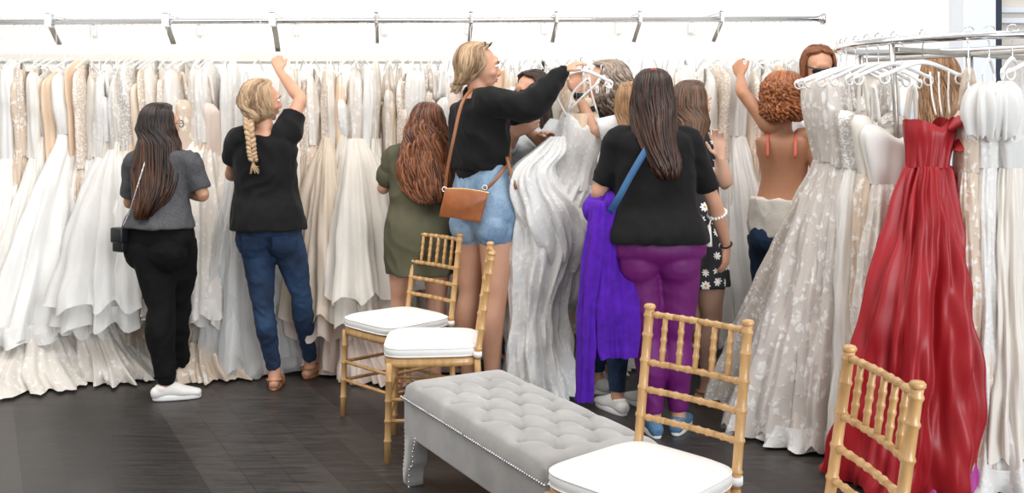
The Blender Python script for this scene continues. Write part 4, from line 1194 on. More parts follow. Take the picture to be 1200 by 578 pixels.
    skin(f, t, 'skin_fair', covered=True)
    face_parts(f, t)
    tee(f, t, 'black_shirt', t_bot=-.12, sleeve=.62, grow=.018, loose=.012, sgrow=.024, seed=26, name='shirt', neck_t=.9, wr=(.008, 10, 8))
    bm = bmesh.new(); R_, F_ = f.RS, f.FS
    for s in (-1, 1):
        ribbon(bm, [f.neck + R_ * s * .075 - F_ * .03 + V(0, 0, .02), f.neck + R_ * s * .078 + F_ * .04 + V(0, 0, .0), f.neck + R_ * s * .03 + F_ * .125 + V(0, 0, -.13)], .045, .006, F_ + R_ * s * .8)
    obj('collar', bm, M['black_shirt'], t)
    trousers(f, t, 'denim_dark', top=.1, grow=.01)
    for n in 'LR': shoe(f, n, t, 'shoe_white')
    hair(f, t, 'hair_grey', [(-.03, .094, .112, 1.6), (-.08, .098, .118, 1.6), (-.13, .090, .118, 1.6), (-.18, .06, .11, 1.5)], A=1.55, n=340, seed=61, wave=(.020, 3.2), length_var=.25, tone=lambda tt, u: .5, r=.008, lift=1.10)
    settle(t, f)

    # ---- 7: blond in white tee, reaching across
    f = Fig(X(738, 5.02), 5.02, 1.60, 28, 34)
    f.head = P(740, 124, 5.02); f.hyaw = math.radians(30)
    j = f.j
    j['shL'] = P(742, 142, 5.04); j['elL'] = P(696, 154, 5.04); j['wrL'] = P(677, 110, 5.14)
    t = person(f, 'blond person in a white tee, one arm raised with a black watch, mostly hidden')
    skin(f, t, 'skin_peach', covered=True, hk=dict(L=dict(d=V(-.12, 0, 1), up=V(-.2, 1, 0), curl=.35, side=1, k=.92)))
    tee(f, t, 'white_tee', t_bot=-.1, sleeve=.44, grow=.012, sgrow=.020, seed=29)
    trousers(f, t, 'denim_dark', top=.1, grow=.008)
    for n in 'LR': shoe(f, n, t, 'shoe_white')
    hair(f, t, 'hair_honey', straight_back(-.28, .10, .07), n=260, seed=71, tone=lambda tt, u: .55)
    w = j['wrL']; d = (j['wrL'] - j['elL']).normalized()
    wt = thing('wristwatch', 'black square smartwatch on the raised wrist above the held gown', 'watch', tuple(w - d * .012))
    bm = bmesh.new()
    for i in range(24):
        pass
    tube(bm, [d * -.011, d * .011], [.0275, .0265], seg=24, per=1, round_ends=False); obj('watch_band', bm, M['black_plastic'], wt)
    bm = bmesh.new(); box(bm, (.004, -.029, 0), (.036, .012, .038), bevel=.005, rot=None); c = obj('watch_case', bm, M['steel'], wt)
    bm = bmesh.new(); box(bm, (.004, -.0355, 0), (.030, .002, .032), bevel=.0008); obj('watch_screen', bm, M['black_plastic'], c)
    settle(t, f)

    # ---- 8: purple leggings
    f = Fig(X(770, 4.64), 4.64, 1.705, 0, -2, build=1.16, hip=1.10)
    f.head = P(765, 112, 4.64); f.hyaw = math.radians(-4)
    f.neck = V(X(765, 4.64), 4.64, 1.425); f.chest = V(X(766, 4.64), 4.63, 1.21); f.pel = V(X(769, 4.64), 4.64, .86)
    j = f.j
    j['shL'] = P(725, 165, 4.64); j['shR'] = P(806, 165, 4.64); j['elL'] = P(701, 228, 4.66); j['wrL'] = P(722, 232, 4.90)
    j['elR'] = P(836, 236, 4.68); j['wrR'] = P(851, 287, 4.78)
    j['hipL'] = P(746, 298, 4.64); j['hipR'] = P(792, 298, 4.64); j['knL'] = P(760, 400, 4.64); j['knR'] = P(793, 400, 4.66)
    j['anL'] = P(766, 480, 4.62); j['anR'] = P(795, 478, 4.66); j['anL'].z = j['anR'].z = .083
    f.toe = {'L': math.radians(6), 'R': math.radians(-22)}
    t = person(f, 'person in black tee and purple leggings with long dark hair, back to the camera')
    skin(f, t, 'skin_peach', covered=True, hk=dict(R=dict(d=V(.0, .1, -1), up=V(.8, -.6, 0), curl=.4, side=-1), L=dict(up=V(0, 0, 1))))
    lv = [(-.06, .170, .118, -.008), (0, .170, .116, -.008), (.12, .160, .11, -.006), (.26, .150, .102, 0), (.4, .148, .10, .004), (.5, .148, .10, .006), (.64, .152, .104, .010), (.76, .156, .098, .006), (.87, .146, .078, -.002), (.95, .085, .058, -.004)]
    tee(f, t, 'black_cloth', t_bot=.04, sleeve=.38, grow=.012, levels=lv, sgrow=.016, seed=33, wr=(.006, 9, 8))
    trousers(f, t, 'plum', top=.2, grow=.004, to=.97, rk=1.20, wr=(.002, 10, 12), seed=35, name='leggings', buns=.98)
    for n in 'LR': shoe(f, n, t, 'shoe_blue')
    hair(f, t, 'hair_dark', [(-.03, .092, .112, 1.95), (-.08, .094, .114, 1.75), (-.15, .098, .122, 1.35), (-.23, .105, .14, 1.1, .01), (-.31, .095, .15, .9, .035), (-.38, .06, .15, .8, .05)], n=420, seed=81, wave=(.006, 1.5), length_var=.32,
         tone=lambda tt, u: .15 + .45 * tt, follow=0)
    bm = bmesh.new(); q = headmat(f)
    tube(bm, [q @ V(-.012, -.07, .108), q @ V(0, -.066, .116), q @ V(.012, -.07, .108)], [.007, .009, .006], seg=8, per=3)
    for s in (-1, 1): tube(bm, [q @ V(0, -.07, .112), q @ V(s * .018, -.082, .09)], [.004, .003], seg=6, per=1)
    obj('hair_clip', bm, M['red_clip'], t)
    settle(t, f)
    o = j['wrR'].copy()
    w = thing('wristband', 'thin black wristband on the lowered wrist beside the daisy skirt', 'bracelet', tuple(o - V(0, 0, -.01)))
    d = (j['wrR'] - j['elR']).normalized(); bm = bmesh.new(); a0 = d.orthogonal().normalized(); b0 = d.cross(a0)
    tube(bm, [(a0 * math.cos(a) + b0 * math.sin(a)) * .0265 - V(0, 0, .01) for a in [2 * PI * q / 20 for q in range(21)]], [.005] * 21, seg=8, per=1, cap=False, round_ends=False); obj('band', bm, M['black_plastic'], w)
    w.children[0].name = 'elastic_band'
    # white beaded bracelet with tassel on the forearm
    o = j['elR'].lerp(j['wrR'], .28)
    w = thing('tassel_bracelet', 'white beaded bracelet with a hanging white tassel on the forearm', 'bracelet', tuple(o))
    for q in range(18):
        a = 2 * PI * q / 18; bm = bmesh.new(); ellipsoid(bm, (a0 * math.cos(a) + b0 * math.sin(a)) * .043, (.0075,) * 3, seg=10); obj('bead', bm, M['bead'], w)
    bm = bmesh.new(); tube(bm, [V(-.030, -.022, -.01), V(-.040, -.025, -.05), V(-.042, -.025, -.06), V(-.043, -.025, -.15)], [.003, .004, .009, .016], seg=12, per=3, round_ends=False); obj('tassel', bm, M['bead'], w)
    # blue cross-body strap
    sb = thing('shoulder_strap', 'blue cross-body bag strap running over the black tee', 'strap', tuple(P(740, 210, 4.5)))
    o = P(740, 210, 4.5); bm = bmesh.new()
    ribbon(bm, [p - o for p in (P(776, 152, 4.60), P(766, 162, 4.525), P(752, 184, 4.495), P(738, 208, 4.49), P(724, 234, 4.50), P(714, 250, 4.56))], .030, .004, (0, -1, .1)); obj('webbing', bm, M['blue_strap'], sb)
    # violet jacket over the forearm
    o = P(708, 300, 4.62)
    jk = thing('fleece_jacket', 'bright violet fleece jacket draped over the forearm beside the purple leggings', 'jacket', tuple(o))
    def rel(rows): return [(X(px, Y) - o.x, Y - o.y, HC - (py - HY) * Y / FP - o.z, rx, ry) for px, py, Y, rx, ry in rows]
    sheet_tube('jacket_body', rel([(714, 219, 4.72, .035, .05), (716, 232, 4.66, .065, .075), (713, 262, 4.62, .078, .075), (712, 310, 4.60, .100, .07), (713, 360, 4.58, .122, .07), (714, 400, 4.58, .115, .06), (716, 418, 4.58, .105, .055)]), M['violet'], jk, nt=90, per=7,
               folds_=((5, .10, .28, .9), (9, .05, .12, .9)), seed=5, hem=.004, close=True, zmin=-9, crease=.02, skew=0)
    sheet_tube('jacket_sleeve', rel([(701, 236, 4.58, .035, .04), (697, 290, 4.55, .045, .045), (690, 350, 4.54, .045, .045), (686, 410, 4.54, .040, .04), (683, 470, 4.54, .032, .03)]), M['violet'], jk, nt=48, per=8, folds_=((4, .1, .2, .9),), seed=9, close=True, zmin=-9, crease=.015)
    sheet_tube('jacket_collar', rel([(700, 226, 4.70, .03, .03), (696, 240, 4.62, .045, .045), (699, 256, 4.60, .04, .04), (706, 268, 4.60, .012, .02)]), M['violet'], jk, nt=40, per=6, folds_=((3, .1, .2, .9),), seed=19, close=True, zmin=-9)

    # ---- 9: daisy dress
    f = Fig(X(810, 5.16), 5.16, 1.66, -30, -22, build=.94)
    f.head = P(812, 122, 5.16); f.hyaw = math.radians(-62)
    f.neck = V(X(807, 5.16), 5.16, 1.385)
    j = f.j
    j['shR'] = P(826, 165, 5.12); j['elR'] = P(840, 213, 5.22); j['wrR'] = P(838, 188, 5.36); j['elR'] = P(851, 216, 5.10); j['wrR'] = P(845, 184, 5.06)
    j['knR'] = P(834, 372, 5.18); j['anR'] = P(829, 452, 5.16); j['knL'] = P(818, 372, 5.26); j['anL'] = P(838, 446, 5.36)
    j['anR'].z = j['anL'].z = .08; f.toe = {'L': math.radians(-75), 'R': math.radians(-82)}
    t = person(f, 'person in black daisy-print dress with straight brown hair, one hand raised')
    skin(f, t, 'skin_fair', hk=dict(R=dict(d=V(-.22, .0, 1), up=V(.25, 1, 0), curl=.3, side=1)))
    face_parts(f, t)
    lv = [(-.70, .215, .17, 0), (-.5, .20, .16, 0), (-.3, .19, .145, 0), (-.08, .175, .125, 0), (.12, .155, .108, 0), (.3, .138, .095, 0), (.5, .14, .098, .004), (.64, .150, .104, .008), (.76, .155, .10, .004), (.87, .150, .080, -.002), (.95, .088, .060, -.004)]
    tee(f, t, 'daisy', t_bot=-.54, sleeve=.20, grow=.006, levels=lv, sgrow=.014, seed=43, wr=(.008, 9, 3), name='dress')
    for n in 'LR': sandal(f, n, t)
    hair(f, t, 'hair_brown', [(-.03, .084, .106, 1.9), (-.08, .084, .108, 1.7), (-.13, .080, .112, 1.5), (-.18, .078, .12, 1.4), (-.22, .074, .122, 1.3)], n=360, seed=91, wave=(.003, 1), length_var=.1, tone=lambda tt, u: .25 + .35 * tt)
    settle(t, f)

    # ---- 10: curly copper hair, coral straps
    f = Fig(X(918, 5.36), 5.36, 1.66, -18, -18, build=.95)
    f.head = P(919, 110, 5.36); f.hyaw = math.radians(-30)
    f.neck = V(X(917, 5.36), 5.36, 1.39)
    j = f.j
    j['shL'] = P(902, 148, 5.36); j['elL'] = P(870, 108, 5.44); j['wrL'] = P(868, 90, 5.68)
    t = person(f, 'person with curly copper hair and bare tanned back reaching into the gowns')
    skin(f, t, 'skin_tan', covered=True, hk=dict(L=dict(d=V(-.1, .5, .8), up=V(-.5, -.6, 0), curl=.6)))
    lv = [(-.2, .175, .12, 0), (0, .178, .12, 0), (.12, .166, .112, 0), (.2, .158, .105, 0)]
    bm = bmesh.new(); torso(bm, f, [(.15, .150, .080, .035), (.38, .122, .07, .035), (.50, .128, .075, .04), (.6, .140, .085, .045), (.72, .145, .080, .045), (.84, .11, .06, .04)], .006); remeshed('camisole', bm, .008, M['coral'], t, wrinkle=folds(.004))
    for s in (-1, 1):
        bm = bmesh.new(); c = f.neck + f.RS * s * .07
        ribbon(bm, [c + f.FS * .07 + V(0, 0, -.08), c + f.FS * .01 + V(0, 0, .0), c - f.FS * .085 + V(0, 0, -.06), c - f.FS * .112 + V(0, 0, -.14)], .014, .008, V(0, 0, 1) - f.FS); obj('shoulder_strap', bm, M['coral'], t)
    bm = bmesh.new(); torso(bm, f, [(-.1, .175, .125, 0), (0, .178, .125, 0), (.12, .172, .118, 0), (.22, .160, .112, 0)], .02); remeshed('tied_cardigan', bm, .008, M['cream_knit'], t, wrinkle=folds(.008, 10, 8, 4))
    trousers(f, t, 'denim_dark', top=.05, grow=.01)
    for n in 'LR': shoe(f, n, t, 'shoe_white')
    hair(f, t, 'hair_red', [(-.03, .096, .112, 2.0), (-.07, .104, .118, 1.9), (-.11, .098, .118, 1.8), (-.15, .07, .11, 1.6)], n=420, seed=101, wave=(.022, 5.5), length_var=.35, tone=lambda tt, u: .45, r=.0075, lift=1.14)
    settle(t, f)

    # ---- 11: sunglasses over the rack
    f = Fig(X(960, 5.72), 5.72, 1.84, 172, 172, build=.9)
    f.head = P(959, 80, 5.70); f.hyaw = math.radians(178); f.hpitch = math.radians(-22)
    t = person(f, 'person with red-brown hair and sunglasses, only the head above the round rack')
    skin(f, t, 'skin_light', covered=True, hands=())
    tee(f, t, 'white_tee', t_bot=-.1, sleeve=.4)
    trousers(f, t, 'denim_dark', top=.1, grow=.01)
    for n in 'LR': shoe(f, n, t, 'shoe_white')
    hair(f, t, 'hair_auburn', [(-.03, .085, .105, 2.0), (-.08, .085, .105, 1.9), (-.13, .07, .10, 1.7)], n=260, seed=111, wave=(.003, 2), tone=lambda tt, u: .7)
    mt = headmat(f); bm = bmesh.new()
    tube(bm, [mt @ V(x, y, .028) for x, y in ((-.078, 0), (-.072, .06), (-.03, .098), (0, .102), (.03, .098), (.072, .06), (.078, 0))], [.004] * 7, seg=8, per=4); g = obj('sunglasses_frame', bm, M['navy'], t)
    for s in (-1, 1):
        bm = bmesh.new(); ellipsoid(bm, mt @ V(s * .034, .098, .016), (.027, .005, .020), mt.to_3x3(), 16); obj('lens', bm, M['glass_dark'], g)
    settle(t, f)

    # ---- 12: behind the red gown
    f = Fig(X(1106, 5.28), 5.28, 1.80, -30, -30)
    f.head = P(1102, 92, 5.28); f.hyaw = math.radians(-35)
    t = person(f, 'person with long light-brown hair and pale blue top behind the red gown')
    skin(f, t, 'skin_light', covered=True)
    tee(f, t, 'sky_tee', t_bot=-.1, sleeve=.4, loose=.02)
    trousers(f, t, 'denim_dark', top=.1, grow=.01)
    for n in 'LR': shoe(f, n, t, 'shoe_white')
    hair(f, t, 'hair_honey', [(-.03, .085, .108, 1.9), (-.08, .088, .11, 1.8), (-.15, .095, .12, 1.4), (-.22, .10, .13, 1.2), (-.27, .08, .13, 1.1)], n=300, seed=121, wave=(.012, 2), tone=lambda tt, u: .4)
    settle(t, f)
# ---------------------------------------------------------------- gowns and hangers
WORDS = ['first', 'second', 'third', 'fourth', 'fifth', 'sixth', 'seventh', 'eighth', 'ninth', 'tenth', 'eleventh', 'twelfth', 'thirteenth', 'fourteenth', 'fifteenth', 'sixteenth', 'seventeenth', 'eighteenth']
def make_hanger(label, group, bar_w=.19, loc=(0, 0, 0), yaw=0, hook_h=.1, tips=True, mat='hanger'):
    """origin at the rail; bar runs along local x"""
    t = thing('gown_hanger', label, 'hanger', loc, yaw, group)
    bm = bmesh.new()
    pts = [V(0, .012 * 1.9 * math.cos(a) , .0185 * math.sin(a) + .002) for a in [PI * q / 8 for q in range(0, 9)]]
    pts = [V(0, .021 * math.cos(a), .021 * math.sin(a)) for a in [-.5 + (PI + .2) * q / 10 for q in range(11)]] + [V(0, -.012, -.028), V(0, 0, -.045), V(0, 0, -hook_h)]
    tube(bm, pts, [.0028] * len(pts), seg=6, per=1); obj('hook', bm, M['chrome' if tips else mat], t)
    bm = bmesh.new(); w = bar_w; z = -hook_h
    tube(bm, [V(-w, 0, z - .055), V(-w * .85, 0, z - .045), V(-w * .4, 0, z - .012), V(0, 0, z + .006), V(w * .4, 0, z - .012), V(w * .85, 0, z - .045), V(w, 0, z - .055)], [(.004, .007), (.005, .008), (.005, .009), (.006, .010), (.005, .009), (.005, .008), (.004, .007)], seg=8, per=3, ref=(0, 1, 0))
    if tips:
        for s in (-1, 1):
            tube(bm, [V(s * w * (1 + .12 * math.cos(a)) - s * .02, 0, z - .05 - .022 * math.sin(a) - .012) for a in [2 * PI * q / 10 for q in range(11)]], [.004] * 11, seg=6, per=1, cap=False, round_ends=False)
    obj('hanger_bar', bm, M[mat], t)
    return t
def gown(label, group, loc, yaw, z_sh, w, d, hem_z, hem_w, hem_d, style, bodice, skirt, seed, train=None, lean=(0, 0), waist=None, top='straps', volume=1.0, trim=None, layers=None):
    """w, d: half width across the hanger (local x) and half thickness (local y); hem sizes likewise; origin on the floor below the hanger"""
    rg = random.Random(seed)
    t = thing('wedding_gown', label, 'gown', (loc[0], loc[1], 0), yaw, group)
    zb = z_sh - .20; zw = waist or z_sh - .40
    lx, ly = lean
    def L(z):
        u = max(0, min(1, (zw - z) / max(.1, zw - hem_z))); return lx * u ** 1.1, ly * u ** 1.1
    # bodice
    if top == 'straps': r = [(0, 0, zb + .05, w * .78, d * .55), (0, 0, zb, w * .85, d * .95), (0, 0, zb - .10, w * .72, d * .9), (0, 0, zw, w * .60, d * .8)]
    elif top == 'cap': r = [(0, 0, z_sh + .03, w * .16, d * .25), (0, 0, z_sh + .012, w * .40, d * .4), (0, 0, z_sh - .03, w * .80, d * .6), (0, 0, z_sh - .08, w * .92, d * .75), (0, 0, zb, w * .86, d * .95), (0, 0, zb - .10, w * .72, d * .9), (0, 0, zw, w * .60, d * .8)]
    else: r = [(0, 0, zb + .03, w * .8, d * .8), (0, 0, zb - .02, w * .85, d), (0, 0, zb - .10, w * .72, d * .9), (0, 0, zw, w * .60, d * .8)]
    sheet_tube('bodice', r, M[bodice], t, nt=48, per=5, folds_=((7, .06, .05, .9), (3, .10, .0, 1)), seed=seed, wob=.016, crease=.008, hem=0, zmin=-9)
    bd = t.children[0]; sd = (-1 if seed % 3 else 1) if abs(math.cos(yaw)) < .5 else (-1 if math.cos(yaw) > 0 else 1); deep = {'cap': .13, 'puff': .03}.get(top, .08)
    for v in bd.data.vertices:
        if v.co.z > zb - .04 and v.co.y * sd > -.002:
            v.co.z -= deep * min(1, (v.co.z - zb + .04) / .12) * math.exp(-(v.co.x / (w * .36)) ** 2)
    if top == 'straps':
        for s in (-1, 1):
            bm = bmesh.new(); ribbon(bm, [V(s * w * .5, -d * .5, zb + .045), V(s * w * .55, -d * .25, z_sh - .03), V(s * w * .55, 0, z_sh + .008), V(s * w * .55, d * .25, z_sh - .03), V(s * w * .5, d * .5, zb + .045)], .02, .004, (s, 0, .2)); obj('shoulder_strap', bm, M[bodice], t)
    if top == 'puff':
        for s in (-1, 1): sheet_tube('puff_sleeve', [(s * w * .7, 0, zb + .14, .02, .02), (s * w * .9, 0, zb + .10, .055, .05), (s * w * .95, 0, zb + .02, .065, .06), (s * w * .95, 0, zb - .08, .045, .045)], M['tulle_white'], t, nt=60, per=6, folds_=((9, .15, .35, .8), (17, .05, .12, .8)), seed=seed + s, hem=.02, close=True, zmin=-9)
    # skirt
    H = zw - hem_z; rows = []
    def row(z, a, b, dx=0): x, y = L(z); return (x, y, z, a, b)
    if style == 'ball':
        fr = [(0, .60, .8), (.04, .78, 1.3), (.15, None, .30), (.4, None, .62), (.7, None, .86), (1, None, 1.0)]
    elif style == 'aline': fr = [(0, .60, .8), (.08, .70, 1.1), (.3, None, .30), (.6, None, .62), (1, None, 1.0)]
    elif style == 'mermaid': fr = [(0, .60, .8), (.15, .80, 1.0), (.35, .80, 1.0), (.58, None, .12), (.78, None, .5), (1, None, 1.0)]
    else: fr = [(0, .60, .8), (.15, .80, 1.05), (.5, None, .35), (1, None, 1.0)]
    for u, a, b in fr:
        z = zw - u * H
        if a is None: ra = w * .78 + (hem_w - w * .78) * b; rb = d + (hem_d - d) * b
        else: ra, rb = w * a, d * b
        rows.append(row(z, ra, rb))
    if style == 'ball': F = ((13, .05, .16 * volume, .8), (29, .05, .06, .8), (5, .0, .12, 1))
    elif style == 'mermaid': F = ((9, .0, .20 * volume, .8), (21, .0, .05, .8))
    elif style == 'aline': F = ((11, .03, .18 * volume, .75), (23, .03, .06, .8))
    else: F = ((7, .02, .22 * volume, .8), (17, .02, .07, .8))
    sk = sheet_tube('skirt', rows, M[skirt], t, nt=120, per=7, folds_=F, seed=seed + 1, hem=.035, crease=.02, wob=.03)
    if layers:      # shorter overskirt
        rr = [(x, y, z if i else z + .004, a * 1.05 + .006, b * 1.05 + .006) for i, (x, y, z, a, b) in enumerate(rows)]
        sheet_tube('overskirt', [q for q in rr if q[2] > hem_z + layers[1] * H * .9] + [(rr[-1][0], rr[-1][1], hem_z + layers[1] * H, rr[-1][3] * layers[2], rr[-1][4] * layers[2])], M[layers[0]], t, nt=120, per=7, folds_=F, seed=seed + 1, hem=.05, crease=.025, wob=.035)
    if train:
        x, y = L(hem_z); m_, sp = train
        sheet_tube('train', [(x, y, hem_z + .10, hem_w * .75, hem_d * .75), (x, y - .05, .20 if hem_z < .3 else hem_z * .6, hem_w * .85, hem_d * .85), (x, y - .10, .10, hem_w * (1 + sp * .3), hem_d * (1 + sp * .4)), (x, y - .14, .015, hem_w * (1.0 + sp * .5), hem_d * (1 + sp))], M[m_], t, nt=150, per=8,
                   folds_=((19, .06, .11, .85), (41, .04, .08, .8)), seed=seed + 5, hem=0, crease=.06, wob=.07)
    if trim:
        x, y = L(hem_z)
        sheet_tube('lace_edge', [(x, y, hem_z + .09, rows[-1][3] * .985 + .006, rows[-1][4] * .985 + .006), (x, y, hem_z - .012, rows[-1][3] + .014, rows[-1][4] + .014)], M[trim], t, nt=120, per=4, folds_=F[:1], seed=seed + 1, hem=.02)
    return t

BR = [58, 195, 320, 441, 552, 652, 750, 846, 962]
def rail_pos_words(px, counts):
    k = max([i for i, b in enumerate(BR[:-1]) if b < px] or [-1])
    counts[k] = counts.get(k, 0) + 1
    if k < 0: return f'{WORDS[counts[k] - 1]} to enter the frame left of the first bracket'
    return f'{WORDS[counts[k] - 1]} to the right of the {WORDS[k]} bracket'
NAMES = dict(lace_ivory='ivory lace', lace_white='white lace', lace_champ='champagne lace', lace_flower='flower lace', ivory='ivory satin', white='white satin', cream='cream crepe', champ='champagne satin', blush='blush satin', tulle_white='white tulle', tulle_ivory='ivory tulle', tulle_blush='blush tulle', tulle_champ='champagne tulle', sequin='sequined', sequin_silver='silver beaded', nude='nude')
def build_rail_gowns():
    Yr = 6.0
    # px on the rail, shoulder z, style, bodice, skirt, hem z, half width along the view, half width along the rail, forward lean, train, options
    G = [
     (-8, 1.72, 'sheath', 'lace_ivory', 'lace_ivory', .10, .30, .13, -.18, ('lace_ivory', .5), {}),
     (14, 1.74, 'aline', 'white', 'white', .30, .36, .20, -.12, None, dict(layers=('lace_white', .12, .98))),
     (33, 1.70, 'sheath', 'lace_champ', 'champ', .12, .22, .09, .02, None, {}),
     (47, 1.76, 'aline', 'ivory', 'ivory', .20, .38, .17, -.20, ('lace_white', .5), {}),
     (66, 1.70, 'sheath', 'nude', 'champ', .25, .2, .07, .05, None, {}),
     (84, 1.78, 'aline', 'white', 'white', .24, .42, .22, -.22, ('lace_ivory', .6), dict(trim='lace_white')),
     (102, 1.72, 'sheath', 'sequin', 'lace_champ', .15, .24, .09, .0, None, {}),
     (117, 1.76, 'aline', 'lace_white', 'tulle_white', .27, .38, .20, -.16, ('lace_ivory', .5), {}),
     (136, 1.72, 'ball', 'lace_white', 'tulle_white', .32, .44, .34, -.20, None, dict(layers=('tulle_white', .12, 1.0))),
     (152, 1.74, 'sheath', 'sequin_silver', 'cream', .12, .24, .10, .0, ('lace_ivory', .6), {}),
     (170, 1.70, 'aline', 'champ', 'lace_champ', .14, .28, .14, -.04, ('lace_ivory', .7), {}),
     (184, 1.78, 'ball', 'lace_ivory', 'white', .34, .42, .30, -.14, None, dict(trim='lace_white')),
     (207, 1.74, 'sheath', 'ivory', 'ivory', .1, .26, .10, .0, ('lace_ivory', .7), {}),
     (222, 1.70, 'aline', 'lace_champ', 'tulle_champ', .12, .26, .14, .0, None, {}),
     (237, 1.76, 'ball', 'lace_ivory', 'lace_ivory', .36, .40, .26, -.14, None, dict(trim='lace_white')),
     (254, 1.72, 'sheath', 'blush', 'lace_champ', .06, .30, .16, -.10, ('lace_champ', .6), {}),
     (272, 1.77, 'aline', 'lace_white', 'lace_ivory', .30, .34, .20, -.08, None, {}),
     (338, 1.74, 'sheath', 'lace_ivory', 'ivory', .08, .28, .10, -.02, None, {}),
     (356, 1.70, 'sheath', 'sequin', 'tulle_champ', .10, .24, .12, .0, None, {}),
     (383, 1.78, 'ball', 'sequin', 'tulle_blush', .24, .36, .25, -.14, None, dict(layers=('tulle_champ', .1, .98))),
     (398, 1.72, 'aline', 'nude', 'blush', .05, .34, .20, -.06, None, {}),
     (416, 1.76, 'ball', 'lace_ivory', 'tulle_ivory', .34, .42, .28, -.18, ('blush', .2), dict(layers=('tulle_ivory', .14, 1.0))),
     (428, 1.72, 'sheath', 'white', 'white', .2, .25, .10, .0, None, {}),
     (455, 1.74, 'aline', 'champ', 'champ', .12, .28, .12, .0, None, {}),
     (468, 1.70, 'ball', 'sequin', 'tulle_ivory', .24, .34, .20, -.04, None, {}),
     (484, 1.76, 'sheath', 'lace_white', 'white', .08, .24, .12, .0, None, {}),
     (502, 1.73, 'aline', 'sequin', 'lace_champ', .12, .28, .13, .0, None, {}),
     (517, 1.77, 'aline', 'white', 'ivory', .12, .30, .16, -.04, None, {}),
     (534, 1.70, 'sheath', 'blush', 'cream', .10, .26, .10, .0, None, {}),
     (566, 1.75, 'aline', 'lace_ivory', 'tulle_ivory', .10, .30, .16, -.02, None, {}),
     (584, 1.71, 'sheath', 'nude', 'champ', .10, .24, .09, .0, None, {}),
     (600, 1.77, 'sheath', 'white', 'lace_white', .12, .26, .11, .0, None, {}),
     (618, 1.73, 'aline', 'ivory', 'tulle_white', .12, .28, .14, .0, None, {}),
     (636, 1.75, 'sheath', 'sequin_silver', 'lace_champ', .10, .24, .10, .0, None, {}),
     (668, 1.72, 'aline', 'lace_champ', 'lace_champ', .20, .30, .15, -.04, ('lace_ivory', .4), {}),
     (684, 1.76, 'sheath', 'white', 'cream', .14, .26, .11, .0, None, {}),
     (702, 1.72, 'sheath', 'nude', 'champ', .10, .24, .10, .0, None, {}),
     (722, 1.77, 'aline', 'lace_white', 'tulle_white', .12, .30, .14, .0, None, {}),
     (738, 1.72, 'sheath', 'cream', 'cream', .12, .24, .10, .0, None, {}),
     (766, 1.76, 'aline', 'lace_ivory', 'lace_ivory', .12, .28, .13, .0, None, {}),
     (784, 1.72, 'sheath', 'sequin', 'champ', .10, .24, .10, .0, None, {}),
     (803, 1.77, 'sheath', 'white', 'white', .14, .26, .11, .0, None, {}),
     (826, 1.73, 'aline', 'ivory', 'tulle_white', .16, .30, .15, -.06, None, {}),
     (860, 1.78, 'aline', 'white', 'white', .28, .34, .17, -.14, ('tulle_white', .5), {}),
     (878, 1.72, 'sheath', 'champ', 'cream', .12, .24, .09, .0, None, {}),
     (893, 1.77, 'aline', 'lace_white', 'lace_white', .22, .36, .18, -.12, ('white', .4), {}),
     (912, 1.72, 'sheath', 'nude', 'blush', .12, .24, .10, .0, None, {}),
     (930, 1.76, 'aline', 'tulle_ivory', 'tulle_ivory', .12, .28, .14, .0, None, {}),
     (948, 1.73, 'sheath', 'lace_ivory', 'ivory', .12, .26, .12, .0, None, {}),
    ]
    # slim gowns squeezed in between
    r2 = random.Random(5); E = []
    for a, b in zip(G[:-1], G[1:]):
        if b[0] - a[0] > 30 and a[0] < 300 < b[0] + 30: continue
        bo = r2.choice(['white', 'ivory', 'lace_white', 'nude', 'cream', 'lace_ivory', 'tulle_ivory', 'sequin', 'champ'])
        sk = r2.choice(['white', 'ivory', 'lace_white', 'cream', 'tulle_ivory', 'champ', 'lace_champ'])
        E.append(((a[0] + b[0]) / 2 + r2.uniform(-2, 2), 1.74, 'slip', bo, sk, r2.uniform(.15, .4), r2.uniform(.18, .24), r2.uniform(.05, .08), r2.uniform(-.06, .04), None, {}))
    G = sorted(G + E, key=lambda q: q[0])
    counts = {}; hang0 = None; rg = random.Random(17)
    SN = dict(ball='ball gown', aline='a-line gown', sheath='slim gown', slip='narrow slip gown', mermaid='mermaid gown')
    for i, (px, zs, st, bo, sk, hz, hd, hw, fw, tr, kw) in enumerate(G):
        x = X(px, Yr)
        nm = NAMES.get(sk, 'ivory'); nb = NAMES.get(bo)
        lab = f'{nm} {SN[st]}, {rail_pos_words(px, counts)}'
        yaw = PI / 2 + rg.uniform(-.42, .42)
        top = rg.choice(('straps', 'cap', 'cap', 'straps', 'cap', 'cap'))
        # local x points away from the viewer (yaw 90): width hd lies along the view, thickness along the rail
        gown(lab, 'gowns on the long wall rail', (x, Yr), yaw, zs + rg.uniform(-.05, .04), rg.uniform(.13, .17), rg.uniform(.03, .045) if st == 'slip' or bo in ('nude', 'champ', 'sequin') else rg.uniform(.05, .075), hz, hd, hw, st, bo, sk, 100 + i * 7, train=tr, lean=(fw, rg.uniform(-.04, .04)), top=top, waist=zs - rg.uniform(.38, .56), **kw)
        hh = 2.04 - zs - .03
        if hang0 is None:
            hang0 = make_hanger('clear plastic gown hanger on the long wall rail', 'hangers on the long wall rail', .14, (x, Yr, 2.042), yaw, hook_h=.24, tips=False, mat='clear')
        else: copy_tree(hang0, (x, Yr, 2.042), yaw, 'clear plastic gown hanger on the long wall rail')
    # the gown the braided woman is pulling out: a white tulle skirt spreading behind her legs
    x = X(303, Yr)
    t = gown('white sheer tulle gown pulled forward, its skirt spread behind the blue jeans', 'gowns on the long wall rail', (x, 5.76), PI / 2 + .15, 1.72, .15, .07, .04, .16, .26, 'aline', 'lace_white', 'white', 911, waist=1.40, lean=(.0, 0))
